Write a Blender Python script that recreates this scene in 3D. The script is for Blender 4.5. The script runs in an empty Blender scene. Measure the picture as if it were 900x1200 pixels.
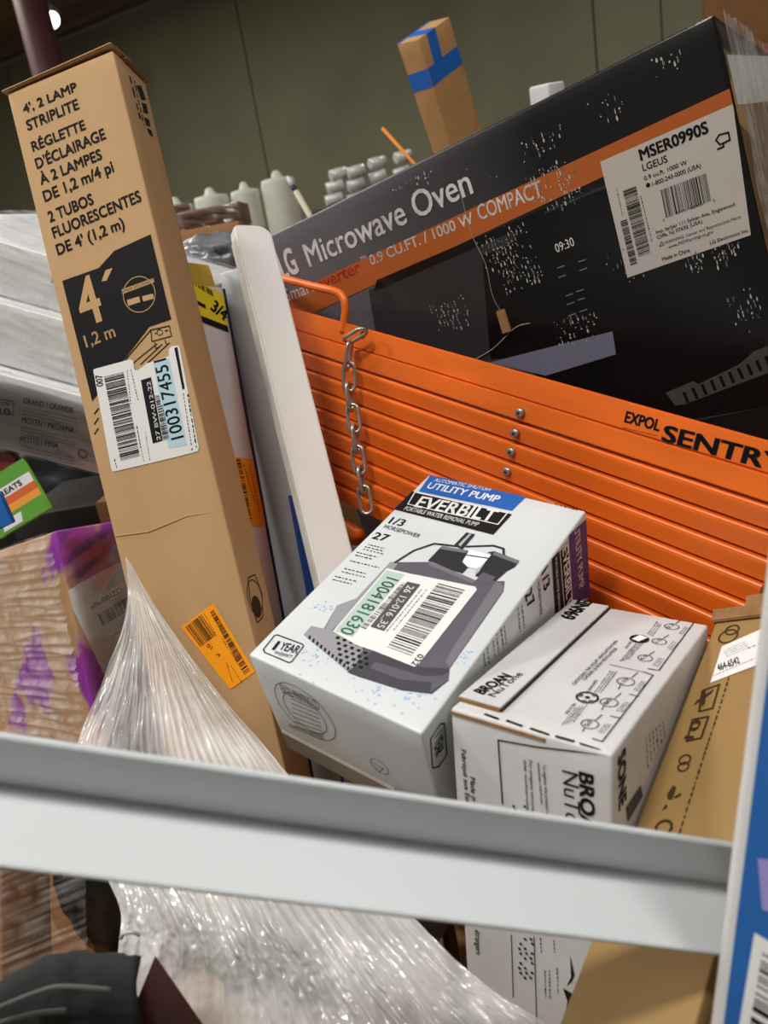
import bpy, bmesh, math, random
from mathutils import Vector, Matrix, noise

S = bpy.context.scene
# ------------------------------------------------------------------ camera
cam = bpy.data.cameras.new('camera'); cam.sensor_fit = 'VERTICAL'; cam.sensor_height = 36.0; cam.lens = 27.0
cam.clip_start = 0.02; cam.clip_end = 100
cam_o = bpy.data.objects.new('camera', cam); S.collection.objects.link(cam_o); S.camera = cam_o
PITCH, ROLL = math.radians(17.0), math.radians(9.7)
_f = Vector((0, math.cos(PITCH), -math.sin(PITCH))); _u = Vector((0, math.sin(PITCH), math.cos(PITCH))); _r = Vector((1, 0, 0))
_X = _r*math.cos(ROLL) - _u*math.sin(ROLL); _Y = _r*math.sin(ROLL) + _u*math.cos(ROLL)
m = Matrix((_X, _Y, -_f)).transposed().to_4x4(); m.translation = (0, 0, 1.55); cam_o.matrix_world = m
cam.dof.use_dof = True; cam.dof.focus_distance = 0.80; cam.dof.aperture_fstop = 7.0
# ------------------------------------------------------------------ world, lights, exposure
W = bpy.data.worlds.new('world'); S.world = W; W.use_nodes = True
W.node_tree.nodes['Background'].inputs[0].default_value = (0.9, 0.95, 1.0, 1); W.node_tree.nodes['Background'].inputs[1].default_value = 0.03
def area(name, loc, size, power, col=(1, 0.965, 0.91), target=None):
    l = bpy.data.lights.new(name, 'AREA'); l.shape = 'RECTANGLE'; l.size, l.size_y = size; l.energy = power; l.color = col
    o = bpy.data.objects.new(name, l); S.collection.objects.link(o); o.location = loc
    return o
LAMPS = [(-0.9, -0.4, 4.40, 95), (-2.8, 1.8, 4.40, 90), (-2.4, -2.2, 4.40, 30), (-4.8, -0.6, 4.40, 60), (2.0, -0.4, 4.40, 48), (-4.6, 4.0, 4.40, 80), (-2.2, 5.4, 4.40, 75), (2.2, 4.6, 4.40, 28)]
for i, (x, y, z, p) in enumerate(LAMPS): area('high_bay_light', (x, y, z), (1.2, 0.35), p)
S.view_settings.view_transform = 'Standard'; S.view_settings.look = 'None'; S.view_settings.gamma = 1.0
S.view_settings.use_curve_mapping = False; S.view_settings.exposure = 0.0

# ------------------------------------------------------------------ measured boxes (metres, world): origin = front top left corner, a = right, b = down, dims = (a, b, depth)
BOX={
 'fix':((-0.3106,0.9009,1.7880),(0.9733,-0.1927,0.1245),(0.0655,-0.2866,-0.9558),(0.1250,1.2200,0.0625)),
 'pump':((-0.1317,0.5827,1.2696),(0.7504,-0.6388,-0.1700),(0.0501,0.3114,-0.9490),(0.1749,0.0890,0.2800)),
 'broan':((0.0233,0.4845,1.2485),(0.7727,-0.6330,-0.0475),(-0.0861,-0.0304,-0.9958),(0.1190,0.3000,0.2220)),
 'mw':((-0.1116,1.1561,1.6213),(0.8052,-0.5660,0.1769),(0.1687,-0.0674,-0.9834),(0.6150,0.4600,0.4000)),
 'barr':((-0.0900,1.1105,1.5306),(0.6323,-0.7332,-0.2502),(-0.3107,0.0559,-0.9489),(0.7000,0.2500,0.0200)),
 'rail':((-0.5255,0.2931,1.4992),(0.9154,0.0545,-0.3989),(-0.3909,0.3570,-0.8484),(0.7400,0.0368,0.0368)),
 'flatA':((-0.2159,0.9720,1.5848),(0.6847,0.7000,-0.2030),(0.0097,-0.2872,-0.9578),(0.0900,0.8000,0.0300)),
 'flatB':((-0.1591,1.0562,1.5844),(0.9065,-0.4060,0.1158),(0.0098,-0.2541,-0.9671),(0.0450,0.8500,0.0300)),
 'pole':((-0.1264,1.0313,1.6398),(0.8861,0.4387,-0.1499),(0.0886,-0.4777,-0.8740),(0.0500,0.6000,0.0180)),
 'blue':((0.1852,0.3333,1.4560),(0.8745,-0.4679,-0.1277),(-0.2424,-0.1934,-0.9507),(0.1800,0.3400,0.0120)),
 'kraft_r':((0.2609,0.5820,1.2256),(0.6575,-0.6788,0.3270),(-0.6186,-0.7341,-0.2800),(0.0780,0.3450,0.0120)),
 'filter':((-0.5671,1.1249,1.5353),(0.9055,-0.0439,-0.4220),(-0.4164,0.0989,-0.9038),(0.4000,0.1100,0.4500)),
 'purple':((-0.6079,1.0597,1.2560),(0.7457,-0.6211,0.2411),(0.0516,-0.3070,-0.9503),(0.3000,0.3600,0.3000)),
 'taped':((0.2360,1.8104,1.9991),(0.7291,0.5346,0.4274),(0.2428,0.3818,-0.8918),(0.1100,0.9000,0.0620)),
}
PRINT={
 'fix_print':[
  ('t', "4', 2 LAMP", 0.0144, 0.0266, 0.078, 0.0247, 0.0087, 'ink', 2, 2),('t', 'STRIPLITE', 0.0139, 0.0444, 0.0755, 0.0426, 0.0102, 'ink', 2, 2),
  ('t', 'RÉGLETTE', 0.014, 0.0663, 0.0772, 0.0644, 0.0097, 'ink', 2, 2),('t', "D'ÉCLAIRAGE", 0.0138, 0.0846, 0.0963, 0.0806, 0.0105, 'ink', 2, 2),
  ('t', 'À 2 LAMPES', 0.014, 0.1014, 0.0872, 0.0984, 0.0102, 'ink', 2, 2),('t', 'DE 1,2 m/4 pi', 0.0138, 0.1194, 0.0964, 0.1144, 0.011, 'ink', 2, 2),
  ('t', '2 TUBOS', 0.0137, 0.1409, 0.0665, 0.1381, 0.0109, 'ink', 2, 2),('t', 'FLUORESCENTES', 0.0142, 0.1579, 0.1179, 0.1518, 0.011, 'ink', 2, 2),
  ('t', "DE 4' (1,2 m)", 0.0141, 0.1756, 0.0935, 0.1715, 0.0108, 'ink', 2, 2),
  ('p',(0.0116,0.2021,0.055,0.2015,0.076,0.1902,0.1187,0.1865,0.1188,0.2734,0.0939,0.2738,0.0126,0.3293),'ink',1),
  ('t', '4', 0.0246, 0.254, 0.0478, 0.2529, 0.0467, 'kraft', 2, 2),('p',(0.0545,0.2156,0.0618,0.2059,0.07,0.2061,0.0604,0.2162),'kraft',2),
  ('t', '1,2 m', 0.0206, 0.275, 0.0557, 0.273, 0.0124, 'kraft', 1, 2),('o',0.0915,0.2399,0.0177,0.0008,'kraft',2),
  ('q',(0.0739,0.2297,0.1106,0.2289,0.1108,0.2331,0.074,0.2344),'kraft',2),('t', 'LINEAR DISCONNECT', 0.0743, 0.2333, 0.1103, 0.2326, 0.003, 'ink', 0, 3),
  ('q',(0.077,0.2415,0.091,0.2418,0.0907,0.2476,0.0767,0.2476),'kraft',2),('q',(0.094,0.2427,0.1062,0.2434,0.1061,0.2486,0.0939,0.248),'kraft',2),
  ('l',(0.0594,0.2987,0.0945,0.2775),0.0009,'ink',2),('l',(0.0678,0.304,0.0976,0.2925),0.0009,'ink',2),('l',(0.0751,0.3075,0.1029,0.2946),0.0009,'ink',2),
  ('l',(0.0831,0.3082,0.1089,0.2963),0.0009,'ink',2),('l',(0.0945,0.2775,0.1151,0.279),0.0009,'ink',2),('l',(0.0945,0.2775,0.0931,0.2889),0.0009,'ink',2),
  ('l',(0.0931,0.2889,0.1139,0.2895),0.0009,'ink',2),('l',(0.1151,0.279,0.1148,0.2898),0.0009,'ink',2),('l',(0.0958,0.2911,0.0952,0.2968,0.0992,0.2965),0.0009,'ink',2),
  ('l',(0.107,0.2913,0.1074,0.2959,0.1113,0.2958),0.0009,'ink',2),('o',0.1035,0.2825,0.0029,0.0007,'ink',2),('l',(0.0981,0.2821,0.0997,0.2822),0.001,'ink',2),
  ('l',(0.1093,0.2826,0.1125,0.2827),0.001,'ink',2),('l',(0.0117,0.3427,0.0177,0.3382),0.0012,'ink',2),('l',(0.009,0.3525,0.015,0.348),0.0012,'ink',2),
  ('l',(0.0064,0.3624,0.0123,0.3579),0.0012,'ink',2),],
 'fix_side_print':[
  ('q',(0.0363,0.0181,0.0476,0.0131,0.052,0.0264,0.0399,0.0316),'ink',1),('q',(0.0392,0.0355,0.0503,0.0315,0.0494,0.0424,0.0388,0.0467),'ink',1),
  ('q',(0.0363,0.0521,0.0473,0.0495,0.0473,0.0572,0.0372,0.0602),'ink',1),('q',(0.037,0.0634,0.0465,0.0616,0.0481,0.0683,0.0396,0.0689),'ink',1),
  ('g',0.0251,0.0147,0.0261,0.0621,0.0088,'ink',2),('g',0.0331,0.0151,0.0315,0.0628,0.005,'ink',2),('o',0.0255,0.5647,0.0181,0.001,'ink',2),
  ('o',0.0238,0.5747,0.0115,0,'brownink',2),('l',(0.0195,0.5433,0.0392,0.5427,0.0455,0.5646,0.0341,0.5869,0.0167,0.5903,0.0119,0.5658,0.0195,0.5433),0.0012,'ink',2),],
 'fix_label':[
  
  ('p',(0.0219,0.2989,0.0236,0.2984,0.066,0.2999,0.0679,0.3025,0.0671,0.3113,0.0703,0.3126,0.0827,0.3087,0.1074,0.308,0.1088,0.3015,0.1123,0.2995,0.1196,0.3004,0.1207,0.3028,0.1158,0.4044,0.1137,0.4077,0.0899,0.4076,0.0175,0.4053,0.0157,0.4032),'label',1),],
 'fix_label_print':[
  ('q',(0.0891,0.3104,0.1067,0.3105,0.1042,0.3988,0.0839,0.3971),'paleblue',2),('t', '1003174551', 0.1027, 0.3902, 0.1038, 0.309, 0.0139, 'ink', 1, 3),
  ('q',(0.0713,0.3231,0.0831,0.3232,0.0794,0.3881,0.068,0.3883),'ink',2),('t', '27 BW-012-22', 0.0775, 0.3868, 0.0813, 0.3269, 0.0041, 'label', 1, 3),
  ('b',(0.0322,0.3091,0.0283,0.3972,0.0547,0.3102,0.0507,0.3975),62,'ink',2),('b',(0.0826,0.3424,0.08,0.3888,0.0892,0.3425,0.0872,0.389),40,'ink',2),
  ('t', '007', 0.0291, 0.3176, 0.0306, 0.3062, 0.0076, 'ink', 1, 3),('g',0.0544,0.3432,0.0592,0.3098,0.0022,'ink',2),('g',0.0633,0.3414,0.0634,0.3096,0.0023,'ink',2),
  ('g',0.0537,0.3889,0.0553,0.3656,0.0028,'ink',2),('g',0.0537,0.4034,0.0547,0.3738,0.002,'ink',2),('g',0.0605,0.4037,0.0629,0.3745,0.0018,'ink',2),
  ('q',(0.115,0.3019,0.1185,0.3018,0.1159,0.3437,0.1132,0.3444),'ink',2),('g',0.1086,0.3999,0.1134,0.3465,0.0025,'ink',2),('g',0.1133,0.4038,0.1176,0.3503,0.0038,'ink',2),
  ('g',0.0223,0.402,0.0221,0.3921,0.0024,'ink',2),('p',(0.1064,0.4045,0.1094,0.4028,0.1083,0.4056),'redink',2),],
 'fix_sticker':[
  ('q',(0.0505,0.5762,0.0918,0.5597,0.1176,0.6357,0.0875,0.6483),'orange_label',1),],
 'fix_sticker_print':[
  ('b',(0.0901,0.566,0.1136,0.6349,0.0857,0.5679,0.1061,0.6383),46,'ink',2),('b',(0.0554,0.5772,0.076,0.5678,0.0667,0.6001,0.0859,0.5919),15,'ink',2),
  ('t', '01', 0.0727, 0.6012, 0.077, 0.6052, 0.0043, 'ink', 0, 2),('l',(0.0813,0.6112,0.0851,0.6115,0.0834,0.6135),0.0009,'ink',2),
  ('g',0.0916,0.5962,0.1015,0.6233,0.0019,'ink',2),('g',0.0902,0.6212,0.0917,0.6419,0.0019,'ink',2),('g',0.0943,0.6251,0.1013,0.6437,0.0019,'ink',2),
  ('g',0.0792,0.5685,0.0865,0.5928,0.0019,'ink',2),],
 'mw_print':[
  ('q',(-0.0076,0.0821,0.6191,0.0672,0.6194,0.091,-0.019,0.1219),'mworange',1),('t', 'LG', 0.0227, 0.0603, 0.0517, 0.0597, 0.0339, 'mwtext', 3, 2),
  ('t', 'Microwave Oven', 0.0722, 0.0597, 0.3331, 0.0587, 0.0297, 'mwtext', 1, 2),('t', 'Smart', 0.0125, 0.09, 0.0686, 0.092, 0.017, 'mwtext', 1, 3),
  ('t', 'Inverter', 0.0681, 0.093, 0.1499, 0.092, 0.0157, 'redink', 1, 3),('t', 'TM', 0.1539, 0.0781, 0.1633, 0.0787, 0.0038, 'mwtext', 0, 3),
  ('t', '0.9 CU.FT. / 1000 W', 0.1679, 0.0892, 0.3234, 0.0898, 0.0124, 'mwtext', 1, 3),('t', 'COMPACT', 0.3311, 0.09, 0.4123, 0.0918, 0.0166, 'mwtext', 1, 3),
  ('p',(0.1508,0.1171,0.4615,0.1068,0.6108,0.1024,0.6143,0.3822,0.1,0.3772),'mwdoor',2),
  ('p',(0.3661,0.1125,0.4608,0.1093,0.6272,0.1158,0.6143,0.3822,0.33,0.3717),'mwblack',3),
  ('p',(0.3204,0.129,0.3835,0.1266,0.3917,0.1984,0.3741,0.2713,0.2914,0.2492),'mwblack',3),('p',(0.1685,0.1091,0.4116,0.1048,0.4044,0.1147,0.1575,0.1216),'mwblack',3),
  ('p',(0.2862,0.2534,0.4474,0.2586,0.4443,0.285,0.3556,0.288),'mwpanel',4),
  ('p',(0.4869,0.3418,0.5195,0.3359,0.523,0.3407,0.5681,0.3296,0.5842,0.3198,0.5984,0.3176,0.5929,0.3455,0.5047,0.3596,0.4939,0.3588),'mwgrille',4),
  ('l',(0.5063,0.3465,0.508,0.3577),0.0032,'mwblack',5),('l',(0.5166,0.3444,0.5184,0.3555),0.0032,'mwblack',5),('l',(0.5269,0.3423,0.5286,0.3533),0.0032,'mwblack',5),
  ('l',(0.537,0.3402,0.5387,0.3511),0.0032,'mwblack',5),('l',(0.5469,0.3382,0.5486,0.349),0.0032,'mwblack',5),('l',(0.5567,0.3362,0.5584,0.3469),0.0032,'mwblack',5),
  ('l',(0.5663,0.3342,0.5681,0.3449),0.0032,'mwblack',5),('l',(0.5758,0.3323,0.5775,0.3429),0.0032,'mwblack',5),('l',(0.5851,0.3304,0.5869,0.3409),0.0032,'mwblack',5),
  ('l',(0.5943,0.3285,0.5961,0.3389),0.0032,'mwblack',5),('t', '09:30', 0.4096, 0.1554, 0.4319, 0.1546, 0.0095, 'mwtext', 0, 5),
  ('l',(0.4054,0.1717,0.4138,0.1719),0.0012,'mwgrey',5),('l',(0.431,0.1731,0.4391,0.1732),0.0012,'mwgrey',5),('l',(0.404,0.1822,0.4124,0.1823),0.0012,'mwgrey',5),
  ('l',(0.43,0.1825,0.4381,0.1826),0.0012,'mwgrey',5),('l',(0.4062,0.2046,0.4146,0.2046),0.0012,'mwgrey',5),('l',(0.4197,0.2039,0.428,0.2038),0.0012,'mwgrey',5),
  ('l',(0.4051,0.2144,0.4136,0.2143),0.0012,'mwgrey',5),('l',(0.4183,0.2134,0.4267,0.2133),0.0012,'mwgrey',5),('l',(0.4031,0.2273,0.4116,0.2272),0.0012,'mwgrey',5),
  ('l',(0.4173,0.2266,0.4257,0.2264),0.0012,'mwgrey',5),],
 'mw_label':[
  ('q',(0.4813,0.0825,0.6146,0.0816,0.6053,0.2043,0.4784,0.2067),'mwlabel',5),],
 'mw_label_print':[
  ('t', 'MSER0990S', 0.5217, 0.0975, 0.5887, 0.0972, 0.0107, 'ink', 3, 7),('t', 'LGEUS', 0.5211, 0.1081, 0.5462, 0.1086, 0.0068, 'ink', 1, 7),
  ('t', '0.9 cu.ft. 1000 W', 0.5202, 0.1173, 0.5633, 0.1178, 0.0041, 'ink', 1, 7),('t', '1-800-243-0000 (USA)', 0.5265, 0.1255, 0.5751, 0.1255, 0.0042, 'ink', 1, 7),
  ('o',0.5224,0.1229,0.0022,0,'ink',7),('b',(0.5331,0.1321,0.5793,0.1325,0.5319,0.1606,0.5784,0.1595),34,'ink',7),
  ('t', '0', 0.5282, 0.163, 0.5299, 0.163, 0.0027, 'ink', 0, 7),('t', '47111 60430', 0.5422, 0.1606, 0.569, 0.161, 0.0025, 'ink', 0, 7),
  ('t', '0', 0.5789, 0.1617, 0.5808, 0.1616, 0.0026, 'ink', 0, 7),('t', 'Imp. by/par 111 Sylvan Ave. Englewood', 0.5186, 0.1726, 0.5972, 0.1721, 0.0034, 'ink', 1, 7),
  ('t', 'Cliffs, NJ 07632 (USA)', 0.5185, 0.178, 0.5647, 0.1774, 0.0034, 'ink', 1, 7),
  ('t', 'WARNING: Cancer and Reproductive Harm', 0.5242, 0.1856, 0.6, 0.1854, 0.003, 'ink', 0, 7),
  ('l',(0.5189,0.1858,0.522,0.1818,0.5237,0.1858,0.5189,0.1858),0.0006,'ink',7),('t', '- www.P65Warnings.ca.gov', 0.5245, 0.1912, 0.5727, 0.1907, 0.0034, 'ink', 0, 7),
  ('t', 'LG Electronics Inc.', 0.5673, 0.2006, 0.6039, 0.2004, 0.0033, 'ink', 1, 7),('t', 'Made in China', 0.5182, 0.2015, 0.5469, 0.201, 0.0039, 'ink', 1, 7),
  ('b',(0.4964,0.1191,0.4953,0.1898,0.5105,0.1193,0.5084,0.1893),60,'ink',7),('b',(0.4861,0.1477,0.485,0.1956,0.4934,0.1476,0.4924,0.1954),40,'ink',7),
  ('g',0.49,0.1431,0.4908,0.1138,0.0021,'ink',7),('g',0.5126,0.1779,0.5127,0.1305,0.0021,'ink',7),
  ('l',(0.5935,0.1068,0.5971,0.1032,0.6055,0.1043,0.6055,0.1114,0.5961,0.1121,0.5935,0.1068),0.0016,'ink',7),
  ('l',(0.5931,0.1153,0.5988,0.1151,0.5989,0.1129),0.0016,'ink',7),],
 'pump_print':[
  ('q',(0.0028,0.001,0.1133,-0.0015,0.1111,0.0251,0.0076,0.0302),'blueink',1),('q',(0.0007,0.0325,0.114,0.0302,0.1126,0.0639,-0.0001,0.0654),'ink',1),
  ('t', 'AUTOMATIC SHUTOFF', 0.0123, 0.0097, 0.0767, 0.0047, 0.0055, 'white', 1, 2),('t', 'UTILITY PUMP', 0.0116, 0.0225, 0.0913, 0.0184, 0.0102, 'white', 2, 2),
  ('t', 'EVERBILT', 0.0179, 0.0544, 0.1019, 0.0474, 0.0177, 'label', 2, 3),('l',(0.0094,0.0532,0.0048,0.0332,0.1091,0.0301,0.1094,0.049,0.0094,0.0532),0.0012,'label',3),
  ('t', 'PORTABLE WATER REMOVAL PUMP', 0.0106, 0.0628, 0.0928, 0.0592, 0.0062, 'label', 1, 3),('t', '1/3', 0.0081, 0.0865, 0.0239, 0.0855, 0.0102, 'ink', 1, 2),
  ('t', 'HORSEPOWER', 0.0077, 0.0941, 0.0493, 0.0944, 0.0054, 'ink', 0, 2),('t', '27', 0.0065, 0.1122, 0.0224, 0.1109, 0.0098, 'ink', 1, 2),
  ('g',0.0094,0.1212,0.027,0.1199,0.0029,'ink',2),('g',0.0085,0.1251,0.0279,0.1236,0.0028,'ink',2),('g',0.0093,0.1287,0.031,0.1271,0.0028,'ink',2),
  ('g',0.0064,0.1349,0.0292,0.133,0.0028,'ink',2),('g',0.0076,0.1389,0.025,0.1374,0.0028,'ink',2),('g',0.0078,0.1475,0.0394,0.1446,0.0027,'ink',2),
  ('g',0.0097,0.1586,0.0336,0.1563,0.0027,'ink',2),('g',0.0103,0.1631,0.0347,0.1606,0.0026,'ink',2),('g',0.0083,0.171,0.0303,0.1686,0.0026,'ink',2),
  ('g',0.0088,0.1754,0.0291,0.1731,0.0026,'ink',2),('t', '1', 0.0159, 0.2668, 0.0181, 0.2665, 0.0099, 'ink', 1, 2),
  ('t', 'YEAR', 0.0211, 0.2641, 0.0388, 0.2612, 0.0084, 'ink', 1, 2),('t', 'WARRANTY', 0.0204, 0.2695, 0.0381, 0.2671, 0.0033, 'ink', 0, 2),
  ('l',(0.0089,0.2699,0.0068,0.2536,0.0087,0.2518,0.0364,0.2506,0.0389,0.2519,0.0409,0.2694,0.0393,0.2714,0.0123,0.272,0.0089,0.2699),0.001,'ink',2),
  ('g',0.1441,0.0012,0.1664,0.0028,0.0027,'ink',2),
  ('p',(0.0803,0.1191,0.1314,0.1248,0.1524,0.1156,0.1575,0.1273,0.161,0.2192,0.1664,0.2297,0.162,0.2463,0.1391,0.2537,0.0928,0.2581,0.0852,0.224,0.0658,0.2268,0.0418,0.2282,0.0343,0.2011,0.0454,0.1856,0.0473,0.133),'pumpgrey',1),
  ('p',(0.0302,0.2418,0.0294,0.2306,0.052,0.2268,0.0852,0.224,0.091,0.2575),'pumplight',2),
  ('p',(0.0428,0.2277,0.0343,0.2011,0.0447,0.1867,0.0446,0.1334,0.053,0.1337,0.0531,0.2013,0.0493,0.2287),'pumplight',2),
  ('p',(0.0761,0.1189,0.077,0.0963,0.1022,0.0926,0.1149,0.1007,0.114,0.1215,0.0927,0.1214),'pumpblack',2),
  ('p',(0.1061,0.1082,0.1033,0.091,0.125,0.09,0.1249,0.1113,0.1138,0.1124),'white',3),
  ('p',(0.1205,0.0877,0.1251,0.0842,0.1514,0.0872,0.1519,0.0962,0.1482,0.1032,0.1454,0.1187,0.126,0.12),'pumpblack',2),
  ('p',(0.0868,0.0915,0.0878,0.0705,0.0969,0.0697,0.0973,0.0935),'pumpblack',2),('p',(0.1293,0.1257,0.1297,0.113,0.1431,0.1144,0.1418,0.1255),'pumpgrey',3),
  ('l',(0.0488,0.1331,0.0558,0.1118,0.0683,0.0959,0.0885,0.0916),0.0022,'pumpblack',2),('l',(0.0983,0.0883,0.1202,0.0777,0.1308,0.078,0.1356,0.086),0.0022,'pumpblack',2),
  ('l',(0.091,0.1011,0.1271,0.0948),0.0015,'pumpblack',4),
  ('p',(0.0901,0.2579,0.0956,0.2309,0.1052,0.2299,0.1406,0.2276,0.161,0.2192,0.1664,0.2297,0.162,0.2463,0.1391,0.2537,0.1014,0.2576),'pumpdark',2),
  ('q',(0.0578,0.2305,0.0613,0.2302,0.062,0.2331,0.0584,0.2334),'ink',3),('q',(0.0647,0.2302,0.0682,0.2298,0.0688,0.2327,0.0653,0.2331),'ink',3),
  ('q',(0.0715,0.2298,0.075,0.2295,0.0755,0.2323,0.0721,0.2327),'ink',3),('q',(0.0782,0.2295,0.0817,0.2291,0.0822,0.232,0.0788,0.2324),'ink',3),
  ('q',(0.0849,0.2292,0.0883,0.2288,0.0888,0.2316,0.0854,0.232),'ink',3),('q',(0.0624,0.2354,0.0659,0.235,0.0666,0.2378,0.0631,0.2382),'ink',3),
  ('q',(0.0692,0.235,0.0727,0.2346,0.0733,0.2374,0.0698,0.2378),'ink',3),('q',(0.076,0.2346,0.0794,0.2342,0.08,0.2371,0.0765,0.2374),'ink',3),
  ('q',(0.0826,0.2343,0.086,0.2339,0.0866,0.2367,0.0832,0.2371),'ink',3),('q',(0.0892,0.2339,0.0926,0.2335,0.0931,0.2363,0.0897,0.2367),'ink',3),
  ('q',(0.067,0.2401,0.0705,0.2397,0.0711,0.2425,0.0676,0.2429),'ink',3),('q',(0.0737,0.2397,0.0772,0.2393,0.0777,0.2421,0.0743,0.2425),'ink',3),
  ('q',(0.0804,0.2393,0.0838,0.2389,0.0843,0.2417,0.0809,0.2421),'ink',3),('q',(0.087,0.2389,0.0903,0.2385,0.0908,0.2413,0.0875,0.2417),'ink',3),
  ('q',(0.0935,0.2385,0.0968,0.2381,0.0973,0.2409,0.094,0.2413),'ink',3),('q',(0.0715,0.2448,0.075,0.2443,0.0755,0.2471,0.0721,0.2475),'ink',3),
  ('q',(0.0782,0.2443,0.0816,0.2439,0.0821,0.2467,0.0787,0.2471),'ink',3),('q',(0.0847,0.2439,0.0881,0.2435,0.0886,0.2463,0.0853,0.2467),'ink',3),
  ('q',(0.0912,0.2435,0.0946,0.2431,0.0951,0.2458,0.0917,0.2462),'ink',3),('q',(0.0976,0.2431,0.1009,0.2427,0.1014,0.2454,0.0981,0.2458),'ink',3),
  ('q',(0.0759,0.2493,0.0793,0.2489,0.0799,0.2517,0.0765,0.2521),'ink',3),('q',(0.0825,0.2489,0.0859,0.2485,0.0864,0.2512,0.0831,0.2516),'ink',3),
  ('q',(0.089,0.2485,0.0923,0.248,0.0928,0.2507,0.0895,0.2512),'ink',3),('q',(0.0954,0.248,0.0987,0.2476,0.0992,0.2503,0.0959,0.2507),'ink',3),
  ('q',(0.0353,0.2404,0.0374,0.2401,0.0393,0.2437,0.0372,0.244),'ink',3),('q',(0.0407,0.2417,0.0428,0.2414,0.0446,0.245,0.0426,0.2453),'ink',3),
  ('q',(0.0461,0.243,0.0481,0.2427,0.0499,0.2463,0.0479,0.2466),'ink',3),('q',(0.0514,0.2444,0.0534,0.244,0.0552,0.2476,0.0532,0.2479),'ink',3),
  ('q',(0.0566,0.2456,0.0586,0.2453,0.0604,0.2488,0.0584,0.2492),'ink',3),('q',(0.0618,0.2469,0.0638,0.2466,0.0655,0.2501,0.0635,0.2504),'ink',3),
  ('q',(0.0669,0.2482,0.0689,0.2479,0.0705,0.2513,0.0686,0.2516),'ink',3),('q',(0.072,0.2494,0.0739,0.2491,0.0755,0.2525,0.0737,0.2529),'ink',3),
  ('q',(0.077,0.2507,0.0789,0.2503,0.0805,0.2538,0.0786,0.2541),'ink',3),('q',(0.0819,0.2519,0.0838,0.2516,0.0854,0.2549,0.0835,0.2553),'ink',3),
  ('q',(0.0868,0.2531,0.0887,0.2528,0.0902,0.2561,0.0884,0.2564),'ink',3),
  ('p',(0.1597,0.198,0.1567,0.1259,0.152,0.1193,0.1459,0.1195,0.1524,0.2014,0.1549,0.215,0.1603,0.2181),'pumpmid',2),
  ('p',(0.1605,0.2457,0.1561,0.237,0.1621,0.2229,0.1664,0.2297),'pumpgrey',3),
  ('p',(0.1043,0.2393,0.1455,0.2352,0.1597,0.2283,0.1561,0.237,0.1334,0.2454,0.1045,0.2465),'pumpgrey',3),
  ('p',(0.1203,0.0965,0.1211,0.0886,0.1241,0.0885,0.1264,0.1162,0.1238,0.1162),'pumpshine',3),('p',(0.0902,0.0885,0.0916,0.071,0.0936,0.0706,0.0933,0.0904),'pumpshine',3),
  ('p',(0.0799,0.1185,0.1293,0.1257,0.129,0.1294,0.079,0.1234),'pumpmid',3),('p',(0.0774,0.0969,0.1024,0.0929,0.1031,0.0965,0.0776,0.1008),'pumpmid',3),
  ('p',(0.1255,0.0849,0.1514,0.0872,0.152,0.0918,0.1261,0.0892),'pumpmid',3),('o',0.1646,0.2058,0.0007,0,'water',1),('o',0.1648,0.2048,0.0007,0,'water',1),
  ('o',0.1665,0.1967,0.001,0,'water',1),('o',0.1674,0.2091,0.0005,0,'water',1),('o',0.1652,0.2053,0.0005,0,'water',1),('o',0.1672,0.1967,0.001,0,'water',1),
  ('o',0.1621,0.2004,0.0006,0,'water',1),('o',0.1555,0.2002,0.0011,0,'water',1),('o',0.1635,0.2018,0.0008,0,'water',1),('o',0.158,0.1997,0.0005,0,'water',1),
  ('o',0.1618,0.2048,0.0011,0,'water',1),('o',0.1636,0.1977,0.0006,0,'water',1),('o',0.1653,0.1984,0.0011,0,'water',1),('o',0.163,0.1978,0.0007,0,'water',1),
  ('o',0.1581,0.2023,0.0004,0,'water',1),('o',0.1657,0.2129,0.0003,0,'water',1),('o',0.1693,0.2032,0.0005,0,'water',1),('o',0.1583,0.2045,0.0006,0,'water',1),
  ('o',0.1656,0.2025,0.0007,0,'water',1),('o',0.1685,0.2093,0.0005,0,'water',1),('o',0.163,0.2117,0.0006,0,'water',1),('o',0.1533,0.2036,0.0004,0,'water',1),
  ('o',0.1664,0.2038,0.001,0,'water',1),('o',0.1597,0.2024,0.0006,0,'water',1),('o',0.1678,0.2075,0.0003,0,'water',1),('o',0.1547,0.1953,0.0012,0,'water',1),
  ('o',0.1184,0.2487,0.0003,0,'water',1),('o',0.1258,0.2652,0.001,0,'water',1),('o',0.1114,0.2674,0.0009,0,'water',1),('o',0.1271,0.2516,0.0005,0,'water',1),
  ('o',0.1219,0.2579,0.0006,0,'water',1),('o',0.1326,0.251,0.0003,0,'water',1),('o',0.131,0.2533,0.001,0,'water',1),('o',0.1226,0.2593,0.0004,0,'water',1),
  ('o',0.1343,0.2506,0.0005,0,'water',1),('o',0.1287,0.2543,0.0005,0,'water',1),('o',0.1226,0.2548,0.0003,0,'water',1),('o',0.1195,0.2585,0.0012,0,'water',1),
  ('o',0.1349,0.2541,0.001,0,'water',1),('o',0.1081,0.2703,0.0007,0,'water',1),('o',0.1284,0.258,0.0003,0,'water',1),('o',0.1209,0.2591,0.0011,0,'water',1),
  ('o',0.1284,0.2498,0.0003,0,'water',1),('o',0.1272,0.2575,0.0005,0,'water',1),('o',0.1319,0.2601,0.0004,0,'water',1),('o',0.1454,0.2484,0.0008,0,'water',1),
  ('o',0.1341,0.2509,0.0011,0,'water',1),('o',0.1142,0.2551,0.001,0,'water',1),('o',0.1221,0.2571,0.0005,0,'water',1),('o',0.1352,0.2445,0.0011,0,'water',1),
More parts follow.
